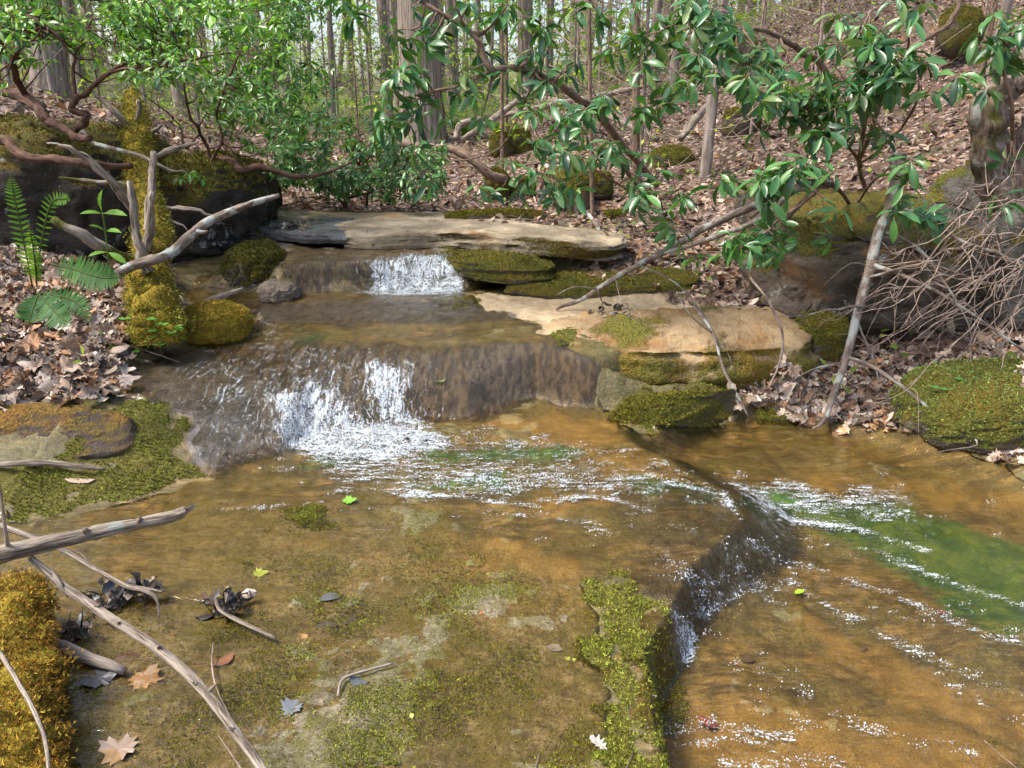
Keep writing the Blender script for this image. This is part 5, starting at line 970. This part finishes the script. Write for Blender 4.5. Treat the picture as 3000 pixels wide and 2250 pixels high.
# seedling
q = PD(232, 575, 3.6); root_ = empty('seedling', q, 'upright bright green seedling with long pointed leaves in front of the dark boulder', 'seedling')
mb = MB(); tube(mb, px_path([(236, 580, 3.6), (230, 520, 3.6), (222, 460, 3.6)]), [.005, .004, .003], 6, 4, col=(.12, .2, .05)); mb.obj('stalk', M_SPRING, root_, origin=q)
mb = MB(); tips = [((222, 460), (206, 415)), ((222, 462), (175, 452)), ((222, 462), (262, 452)), ((228, 500), (200, 480)), ((228, 500), (252, 492)), ((233, 545), (190, 545)), ((233, 545), (268, 560))]
for a_, b_ in tips:
    s0, e0 = PD(*a_, 3.6), PD(*b_, 3.55); leaves(mb, L_RHODO, [s0], [e0 - s0], [(0, -.5, .8)], np.linalg.norm(e0 - s0), [(.16, .34, .04)])
mb.obj('leaf', M_SPRING, root_, origin=q)
mb = MB()
cl = PD(320, 720, 3.8)
for u, v in [(335, 715), (350, 702), (325, 730), (380, 705), (370, 720), (345, 745), (270, 690), (245, 745), (330, 690), (300, 760), (395, 712), (2080, 840), (2100, 850)][:11]:
    q = PD(u, v, 3.75); k = 3; a = rng.uniform(0, 6.28, k); leaves(mb, L_FLAT, np.repeat([q], k, 0), np.stack([np.cos(a), np.sin(a), .2 + 0 * a], 1), np.tile([0, -.3, 1.], (k, 1)), .035, [(.14, .34, .05)]); tube(mb, [q - (0, -.03, .08), q], [.002, .001], 4, 1, col=(.1, .2, .04))
o = mb.obj('herb_patch', M_SPRING, None, origin=cl); o.location = cl; tag(o, 'little three leaved green herbs growing at the foot of the mossy log', 'herb')
mb = MB(); cl = PD(2090, 850, 3.6)
for u, v in [(2030, 838), (2080, 820), (2110, 835), (2000, 870), (2060, 870), (2090, 885), (2040, 852), (1990, 880), (2120, 850)]:
    q = PD(u, v, 3.62); k = 3; a = rng.uniform(0, 6.28, k); leaves(mb, L_FLAT, np.repeat([q], k, 0), np.stack([np.cos(a), np.sin(a), .0 + 0 * a], 1), np.tile([0, -.4, 1.], (k, 1)), .04, [(.10, .30, .08)])
o = mb.obj('herb_patch', M_SPRING, None, origin=cl); o.location = cl; tag(o, 'pale green herb leaves on top of the mossy boulder far right', 'herb')

# ---- single leaves worth pointing at
def one_leaf(u, v, tm, size, col, ang, label, mat=M_WETLEAF, name='fallen_leaf', cat='leaf', lift=.012, tilt=.07, water=False):
    tm = (tm[0] * np.array([1, 1, .55]), tm[1], tm[2])
    q = hit(u, v); q[2] = max(float(gzb(q[0], q[1])[0]), wz(q[0], q[1]) if water else -9) + lift
    mb = MB(); up = norm(np.array([rnd.gauss(0, tilt), rnd.gauss(0, tilt) - tilt * .6, 1.]))
    leaves(mb, tm, [np.zeros(3)], [np.array([math.cos(ang), math.sin(ang), 0]) - up * (up @ np.array([math.cos(ang), math.sin(ang), 0]))], [up], size, [col], .015)
    o = mb.obj(name, mat); o.location = q; return tag(o, label, cat)
TAN = (.42, .30, .20); GRY = (.13, .14, .16)
for a in [
    (290, 1490, L_MAPLE, .105, (.40, .26, .15), 1.4, 'light brown toothed leaf flat on the foreground rock, left of the long branch'), (235, 1480, L_MAPLE, .11, (.09, .09, .10), 2.6, 'slate grey wet leaf under the light brown toothed leaf'),
    (235, 1428, L_OVAL, .085, (.10, .06, .045), .5, 'dark curled leaf standing behind the light brown toothed leaf'), (290, 1625, L_MAPLE, .10, (.30, .22, .17), 2.9, 'torn wet tan leaf with a hole at the bottom left'),
    (615, 1548, L_MAPLE, .07, (.17, .18, .20), 1.1, 'half grey half tan folded leaf on moss at bottom centre left'), (750, 1440, L_OVAL, .066, (.40, .27, .22), .1, 'pinkish veined leaf beside the dark forked twig'),
    (755, 1470, L_FLAT, .06, (.08, .09, .11), -.4, 'dark slate leaf under the pinkish veined leaf'), (460, 1440, L_OVAL, .07, (.26, .14, .12), 1., 'purplish narrow leaf on moss right of the long branch'),
    (545, 1240, L_MAPLE, .055, (.34, .46, .10), .4, 'fresh pale green maple leaf stranded at the shallow pool edge'), (740, 1090, L_MAPLE, .06, (.16, .36, .03), .2, 'bright green leaf floating below the white water'),
    (952, 832, L_MAPLE, .075, (.26, .42, .12), 1.8, 'light green leaf stuck on the brown cascade face'), (1245, 1420, L_MAPLE, .035, (.34, .46, .10), 2.8, 'small yellow green maple leaf on the rock edge moss'),
    (1715, 1295, L_FLAT, .04, (.25, .50, .02), .3, 'vivid green oval leaf on the sandy ridge in the lower right stream'), (1505, 1560, L_OVAL, .065, (.20, .06, .035), -.4, 'red brown leaf caught at the foot of the rock edge'),
    (1085, 1255, L_OVAL, .05, (.10, .07, .06), .8, 'dark curled leaf alone on the orange wet rock'), (680, 1352, L_OVAL, .07, (.09, .09, .10), .3, 'grey wet curled leaf among moss in the centre foreground'),
    (665, 1375, L_OVAL, .06, (.36, .21, .09), 2.6, 'tan sliver leaf below the grey curled one'), (745, 1350, L_OVAL, .06, (.07, .06, .06), 1.2, 'blackened leaf right of the tan sliver leaf'),
    (690, 1300, L_OVAL, .075, (.10, .10, .11), .5, 'long grey feathery edged leaf in the shallow water'), (1215, 1400, L_FLAT, .05, (.20, .19, .22), 2.9, 'submerged lavender grey leaf above the small yellow green maple leaf'),
    (890, 1555, L_FLAT, .02, (.40, .50, .12), 1.8, 'tiny yellow green bud leaf on bottom moss'), (1310, 1625, L_OAK, .055, (.36, .32, .28), 2.3, 'pale whitish crumpled leaf on the edge moss at the bottom'),
    (305, 1020, L_FLAT, .09, (.14, .16, .20), 1.9, 'blue grey ribbed leaf on the left bank moss'), (270, 1015, L_OVAL, .08, (.20, .10, .07), .4, 'red brown curled leaf next to the blue grey ribbed leaf'),
    (140, 1035, L_OVAL, .11, (.46, .33, .26), .3, 'long pale tan leaf lying on the left moss shelf'), (40, 1035, L_OVAL, .12, (.36, .24, .18), 1.2, 'curled tan leaf at the left edge of the moss shelf'),
    (1600, 1430, L_FLAT, .05, (.09, .07, .05), .2, 'dark sunken leaf in the lower right stream'), (2020, 1330, L_MAPLE, .04, (.14, .07, .05), .2, 'small dark red leaf sunk in the lower right current'),
    (1860, 1395, L_MAPLE, .05, (.12, .08, .07), 1.2, 'brown leaf fragment sunk beyond the sandy ridge'), (1440, 1050, L_OVAL, .04, (.12, .04, .02), .0, 'tiny dark red leaf on the wet lip of the slab'),
    (1800, 900, L_OVAL, .10, (.36, .22, .14), 2.9, 'brown leaf lying at the pool edge beside the dead branch'), (1860, 935, L_OAK, .10, (.46, .34, .28), .3, 'large pale pink leaf dipping into the pool edge'),
    (1690, 905, L_MAPLE, .05, (.20, .40, .06), .3, 'small green leaf in the pool shallows under the leaf bank'), (990, 1240, L_OVAL, .03, (.10, .05, .03), .3, 'tiny brown chip leaf on the wet rock left of the dark curled leaf'),
    (1035, 1330, L_OVAL, .03, (.36, .14, .05), 1.3, 'small rusty leaf scrap on the centre foreground rock'), (120, 1010, L_OAK, .12, (.40, .28, .20), 2., 'oak leaf lodged on the rotted grey stick')]:
    one_leaf(*a, water=((a[1] < 1240 and a[0] < 1000) or a[0] > 1440) and 'sunk' not in a[6] and 'submerged' not in a[6], lift=.004)
def clump(u, v, n, sp, label):
    q = gnd(u, v, .02); mb = MB(); P = rng.normal(size=(n, 3)) * np.array([sp, sp * .7, sp * .45]); P[:, 2] = np.abs(P[:, 2]); [leaves(mb, tm_, P[k_::4], rdir(len(P[k_::4]), -.7, .7), rdir(len(P[k_::4])), rng.uniform(.03, .06, len(P[k_::4])), palette(len(P[k_::4]), [(.05, .038, .03), (.10, .07, .055), (.22, .17, .14), (.06, .06, .065)], .3), .07) for k_, tm_ in enumerate((L_CURL, L_MAPLE, L_OVAL, L_OAK))]
    for k in range(10): a = rdir(1)[0]; tube(mb, [P[k], P[k] + a * .05 + (0, 0, .02)], [.003, .001], 4, 1)
    o = mb.obj('leaf_clump', M_WETLEAF); o.location = q; tag(o, label, 'leaf clump')
clump(262, 1300, 46, .045, 'black clump of rotten leaves caught under the thin branch in the shallow pool'); clump(498, 1312, 30, .035, 'dark soggy leaf clump on foreground moss with a white twig in it')
clump(540, 520, 60, .09, 'mat of dark flood debris on top of the shaggy moss mound'); clump(640, 500, 1 * 24, .06, 'thin strip of dark debris left by the flood at the shelf edge')
clump(150, 1395, 14, .03, 'few dark leaves tucked beside the mossy stump'); clump(1330, 690, 40, .06, 'dark debris caught at the foot of the leaning forked branch')

# ---- trees
def tree_parts(root, h, r, seed, mat, crown_z=(.45, 1.0), nl=900, cr=2.2, base=np.zeros(3), flare=1.6, cols=((.10, .20, .03), (.18, .30, .04), (.28, .38, .06)), ls=(.12, .22), nb=12, lean=(0, 0), seg=12, n=12, rough=.18, low=0):
    rr = random.Random(seed); zs = np.linspace(0, 1, seg); P = [np.array([lean[0] * z * h + .10 * r * 10 * math.sin(z * 5 + seed) * z, lean[1] * z * h + .1 * r * 10 * math.cos(z * 4 + seed * 2) * z, z * h - .15]) for z in zs]
    rad = [r * (1 - .8 * z) for z in zs]; P.insert(1, P[0] + (P[1] - P[0]) * .10); P.insert(2, P[0] + (P[2] - P[0]) * .3); rad = [rad[0] * flare, rad[0] * (1 + (flare - 1) * .4), rad[0] * 1.03] + rad[1:]
    mb = MB(); tube(mb, P, rad, n, 4, 0, rough, seed=seed); mb.obj('trunk', mat, root)
    bm = MB(); lm = MB(); tips = []
    for k in range(nb + low):
        z = rr.uniform(*crown_z) if k < nb else rr.uniform(.12, crown_z[0]); i = min(int(z * (len(P) - 1)), len(P) - 2); s = P[i] + (P[i + 1] - P[i]) * rr.random(); a = rr.uniform(0, 6.28); L = cr * rr.uniform(.5, 1.1) * (1.15 - .5 * z)
        e = s + np.array([math.cos(a) * L, math.sin(a) * L, L * rr.uniform(.1, .8)]); m_ = (s + e) / 2 + (0, 0, -.08 * L); tube(bm, [s, m_, e], [r * .28 * (1.1 - z), r * .16, .006], 5, 3, .05 * L, seed=rr.randint(0, 99)); tips.append((m_, e))
        for q in range(4):
            w_ = m_ + (e - m_) * rr.random(); e2 = w_ + np.array([rr.gauss(0, .4), rr.gauss(0, .4), rr.gauss(.1, .25)]) * L * .6; tube(bm, [w_, e2], [r * .07 + .003, .003], 4, 1); tips.append((w_, e2))
    bm.obj('branches', mat, root)
    if nl:
        ti = rng.integers(0, len(tips), nl); A_ = np.array([q[0] for q in tips])[ti]; B_ = np.array([q[1] for q in tips])[ti]; Pp = A_ + (B_ - A_) * rng.uniform(.2, 1.15, (nl, 1)) + rng.normal(size=(nl, 3)) * .14 * cr / 2
        up = norm(np.array([0, 0, .8]) + rng.normal(size=(nl, 3)) * .6); leaves(lm, L_MINI, Pp, np.cross(up, rdir(nl)), up, rng.uniform(*ls, nl), palette(nl, cols, .2)); lm.obj('crown', M_SPRING, root)
def copy_tree(o, loc, rz, sc, label, group):
    c = o.copy(); COL.objects.link(c); c.location = [float(q) for q in loc]; c.rotation_euler = (0, 0, rz); c.scale = sc; c['label'] = label; c['group'] = group
    for ch in list(o.children):
        d = ch.copy(); COL.objects.link(d); d.parent = c
    return c
# the trees one can single out
def solo(u, v, wpx, label, mat=M_BARK, h=15, seed=1, lean=(0, 0), d=None, name='tree', flare=1.5, **k):
    q = gnd(u, v) if d is None else np.array([*PD(u, v, d)[:2], 0]); q[2] = float(gzb(q[0], q[1])[0]); r = wpx / 2 * q[1] / FPX
    t_ = empty(name, q, label, 'tree'); tree_parts(t_, h, r, seed, mat, lean=lean, flare=flare, **k); return t_
solo(915, 318, 90, 'thick furrowed trunk with a mossy base, the biggest tree in the middle distance', M_BARKB, 19, 2, cr=4.5, nl=1600, n=28, rough=.10, crown_z=(.4, 1), lean=(-.012, 0), flare=1.45, seg=16)
solo(110, 215, 68, 'broad pink grey trunk leaning right behind the laurel at the left edge', M_BARK, 17, 3, cr=3.5, nl=1300, n=20, lean=(.10, 0), crown_z=(.4, 1))
solo(840, 262, 20, 'straight slim trunk just left of the biggest tree', M_BARK, 15, 4)
solo(980, 235, 26, 'grey trunk close behind the biggest tree on its right', M_BARK, 16, 5)
solo(1262, 132, 32, 'pale trunk standing on the ridge behind the arching limb', M_BARKB, 16, 6)
solo(1234, 135, 18, 'darker trunk touching the pale ridge trunk on its left', M_BARK, 15, 7)
solo(1036, 215, 13, 'thin trunk between the biggest tree and the ridge, right above the arching limb fork', M_BARK, 13, 8)
solo(627, 280, 20, 'grey mossy footed trunk seen through the laurel thicket', M_BARK, 14, 9, lean=(-.01, 0))
solo(1405, 160, 20, 'curving trunk on the upper slope left of the slender grey one', M_BARK, 14, 10, lean=(.05, 0))
solo(1453, 205, 19, 'straight dark trunk on the upper slope behind rhododendron leaves', M_BARK, 14, 12)
solo(1522, 385, 24, 'slender grey trunk with a mossy foot in front of the slope', M_BARK, 9, 13, cr=1.4, nl=300, lean=(.02, .02), ls=(.05, .09), crown_z=(.6, 1))
solo(1375, 400, 17, 'reddish slim stem rising right behind the low rhododendron', M_BARKP, 8, 14, cr=1.3, nl=250, lean=(-.05, .03), ls=(.05, .09), crown_z=(.6, 1))
solo(2100, 262, 15, 'thin straight stem left of the gnarled trunk', M_BARKP, 9, 15, cr=1.3, nl=250, ls=(.05, .09), crown_z=(.6, 1))
solo(2125, 240, 22, 'grey stem right beside the thin straight one at the upper right', M_BARK, 10, 16, cr=1.5, nl=300, ls=(.05, .09), lean=(.03, 0), crown_z=(.6, 1))
solo(1290, 255, 10, 'thin curved brown sapling stem crossing the arching limb', M_BARKP, 7, 17, cr=1., nl=200, ls=(.05, .09), lean=(-.05, 0), d=6.5, crown_z=(.6, 1))
solo(1085, 330, 8, 'very thin upright sapling crossing the slope foot right of the biggest tree', M_BARKP, 6, 18, cr=1., nl=200, ls=(.05, .08), d=8.5, crown_z=(.6, 1))
# gnarled trunk at the right edge
q = PD(2190, 500, 4.6); q[2] = float(gzb(q[0], q[1])[0]); t_ = empty('gnarled_tree', q, 'gnarled lichen spotted trunk with a knobbly bend at the right edge', 'tree')
mb = MB(); tube(mb, px_path([(2200, 600, 4.6), (2185, 470, 4.55), (2150, 360, 4.5), (2135, 260, 4.45), (2150, 205, 4.45), (2200, 180, 4.45), (2235, 120, 4.5), (2250, 0, 4.6), (2260, -200, 4.8), (2280, -700, 5.)]), [.14, .11, .10, .09, .09, .07, .065, .06, .055, .03], 24, 8, .02, .5); mb.obj('trunk', M_BIRCH, t_, origin=q)
mb = MB(); tube(mb, px_path([(2190, 430, 4.5), (2215, 330, 4.5), (2230, 250, 4.5)]), [.09, .07, .05], 12, 6, .02, .5); tube(mb, px_path([(2260, -300, 4.8), (2100, -500, 4.9), (1900, -700, 5.)]), [.05, .03, .01], 8, 4, .03); mb.obj('limb', M_BIRCH, t_, origin=q)
# variants of background trees
def variant(seed, **k):
    t_ = bpy.data.objects.new('tree', None); COL.objects.link(t_); tree_parts(t_, seed=seed, **k); return t_
V_ = [variant(31, h=15, r=.11, mat=M_BARK, nl=700, nb=14, cr=2.6, low=4), variant(32, h=13, r=.08, mat=M_BARK, nl=600, nb=12, cr=2.2, lean=(.04, 0), low=5), variant(33, h=17, r=.15, mat=M_BARKB, nl=900, nb=14, cr=3., low=3)]
specs = []
tries = 0
while len(specs) < 56 and tries < 4000:
    tries += 1; d = rnd.uniform(11, 42); u = rnd.uniform(-150, 1900); px_ = (u - 1106) / FPX * d * 1.0
    if u > 1500 and d < 20: continue
    if abs(u - 915) < 60 and d < 20: continue
    if any(abs(px_ - a[0]) + abs(d - a[1]) < 1.2 for a in specs): continue
    specs.append((px_, d, u))
specs.sort(key=lambda a: a[2])
ORD = ['first', 'second', 'third', 'fourth', 'fifth', 'sixth', 'seventh', 'eighth', 'ninth', 'tenth', 'eleventh', 'twelfth', 'thirteenth', 'fourteenth', 'fifteenth', 'sixteenth', 'seventeenth', 'eighteenth', 'nineteenth', 'twentieth']
kinds = {}
for i, (X, Y, u) in enumerate(specs):
    v_ = V_[i % 3]; side = 'left of the biggest tree' if u < 870 else ('right of the biggest tree' if u < 1230 else 'on the ridge'); dist = 'nearer' if Y < 20 else ('mid distance' if Y < 31 else 'far')
    th = ['grey', 'leaning grey', 'furrowed'][i % 3]; key = (side, dist, th); kinds[key] = kinds.get(key, 0) + 1; kk = kinds[key]
    lb = f'{ORD[kk-1]} {dist} {th} forest trunk from the left, {side}'
    s = rnd.uniform(.7, 1.25); sc = (s, s, rnd.uniform(.85, 1.15)); loc = (X, Y, float(gzb(X, Y)[0]))
    if i < 3:
        v_.location = loc; v_.scale = sc; tag(v_, lb, 'tree', 'forest trees in the background')
    else: copy_tree(v_, loc, rnd.uniform(-.6, .6) + (3.14 if rnd.random() < .5 else 0), sc, lb, 'forest trees in the background')
# understory saplings
S_ = [variant(51, h=4.6, r=.022, mat=M_BARKP, crown_z=(.25, 1), nl=420, nb=12, cr=1.3, ls=(.05, .09), cols=((.24, .40, .04), (.36, .54, .06), (.48, .60, .10)), n=6, low=3),
      variant(52, h=3.4, r=.016, mat=M_BARK, crown_z=(.2, 1), nl=320, nb=12, cr=1.1, ls=(.04, .08), cols=((.18, .34, .05), (.28, .46, .07), (.38, .52, .10)), lean=(.1, 0), n=6, low=3),
      variant(53, h=5.5, r=.028, mat=M_BARK, crown_z=(.2, 1), nl=500, nb=18, cr=1.2, ls=(.03, .07), cols=((.12, .20, .08), (.16, .26, .09)), n=6, low=4)]
S_.append(variant(54, h=4.2, r=.02, mat=M_TWIG, crown_z=(.12, 1), nl=70, nb=24, cr=1.2, ls=(.04, .07), cols=((.30, .44, .05), (.4, .5, .08)), n=6, low=6))
for s in S_: s.name = 'sapling'
sp2 = []; tries = 0
while len(sp2) < 128 and tries < 9000:
    tries += 1; d = rnd.uniform(9.5, 34); u = rnd.uniform(-100, 1900)
    if u > 1150 and d < 13 + (u - 1150) * .012: continue
    if 860 < u < 970 and d < 12: continue
    if any(abs((u - 1106) / FPX * d - a[0]) + abs(d - a[1]) < .6 for a in sp2): continue
    sp2.append(((u - 1106) / FPX * d, d, u))
for _ in range(22):
    u = rnd.uniform(1150, 2150); d = rnd.uniform(7.5, 13); sp2.append(((u - 1106) / FPX * d, d, u))
sp2.sort(key=lambda a: a[2]); kinds = {}
for i, (X, Y, u) in enumerate(sp2):
    v_ = S_[i % 4]; side = 'behind the laurels' if u < 700 else ('around the biggest tree' if u < 1130 else 'up the right ridge'); dist = 'near' if Y < 18 else 'far'
    th = ['yellow green', 'leaning light green', 'dark feathery', 'nearly bare'][i % 4]; key = (side, dist, th); kinds[key] = kinds.get(key, 0) + 1
    lb = f'{ORD[kinds[key]-1]} {dist} {th} sapling from the left, {side}'; v_ = S_[3] if (u > 1150 and Y < 13) and i > 4 else v_; s = rnd.uniform(.7, 1.25); loc = (X, Y, float(gzb(X, Y)[0]))
    if i < 4: v_.location = loc; v_.scale = (s, s, s); tag(v_, lb, 'sapling', 'understory saplings')
    else: copy_tree(v_, loc, rnd.uniform(0, 6.28), (s, s, s), lb, 'understory saplings')
# bare leafless shrubs / twig haze low on the banks
# far woods
mb = MB(); ml = MB()
for k in range(190):
    Y = rnd.uniform(43, 82); X = rnd.uniform(-.95, .95) * Y; z = float(gzb(X, Y)[0]); r = rnd.uniform(.05, .2); h = rnd.uniform(12, 20); tube(mb, [(X, Y, z - .3), (X + rnd.gauss(0, .4), Y, z + h * .5), (X + rnd.gauss(0, .8), Y, z + h)], [r, r * .7, r * .3], 5, 2, col=(0, 0, 0))
n = 38000; Y = rng.uniform(40, 85, n); X = rng.uniform(-1., 1., n) * Y; Z = gzb(X, Y) + 18 * rng.random(n) ** .9 * 1.0 + .3
den = fbm(X * .22, Y * .1, Z * .28, 3, 7); s_ = den > -.05; P = np.stack([X, Y, Z], 1)[s_]; n = len(P); up = norm(np.array([0, -.3, .6]) + rng.normal(size=(n, 3)) * .6)
leaves(mb, L_MINI, P, np.cross(up, rdir(n)), up, rng.uniform(.25, .6, n), palette(n, [(.24, .38, .06), (.36, .50, .09), (.45, .55, .16), (.14, .22, .09)], .2))
M_FAR = None
t = NT('distant woods'); c = t.attr('Col'); s0 = t.rgb(c); isb = t.math('LESS_THAN', s0[1], .01); cc = t.mix(isb, c, t.mix(t.noise(3, 4), (.14, .115, .095), (.36, .31, .26)))
tr_ = t.n('BsdfTranslucent'); t.put(tr_.inputs[0], cc); M_FAR = t.end(t.mixs(t.mr(isb, 0, 1, .45, 0.), t.pr(cc, .8, None, .2), tr_.outputs[0]))
tag(mb.obj('distant_woods', M_FAR), 'distant woodland of bare trunks and fresh spring leaves closing the view', 'woods', kind='stuff')
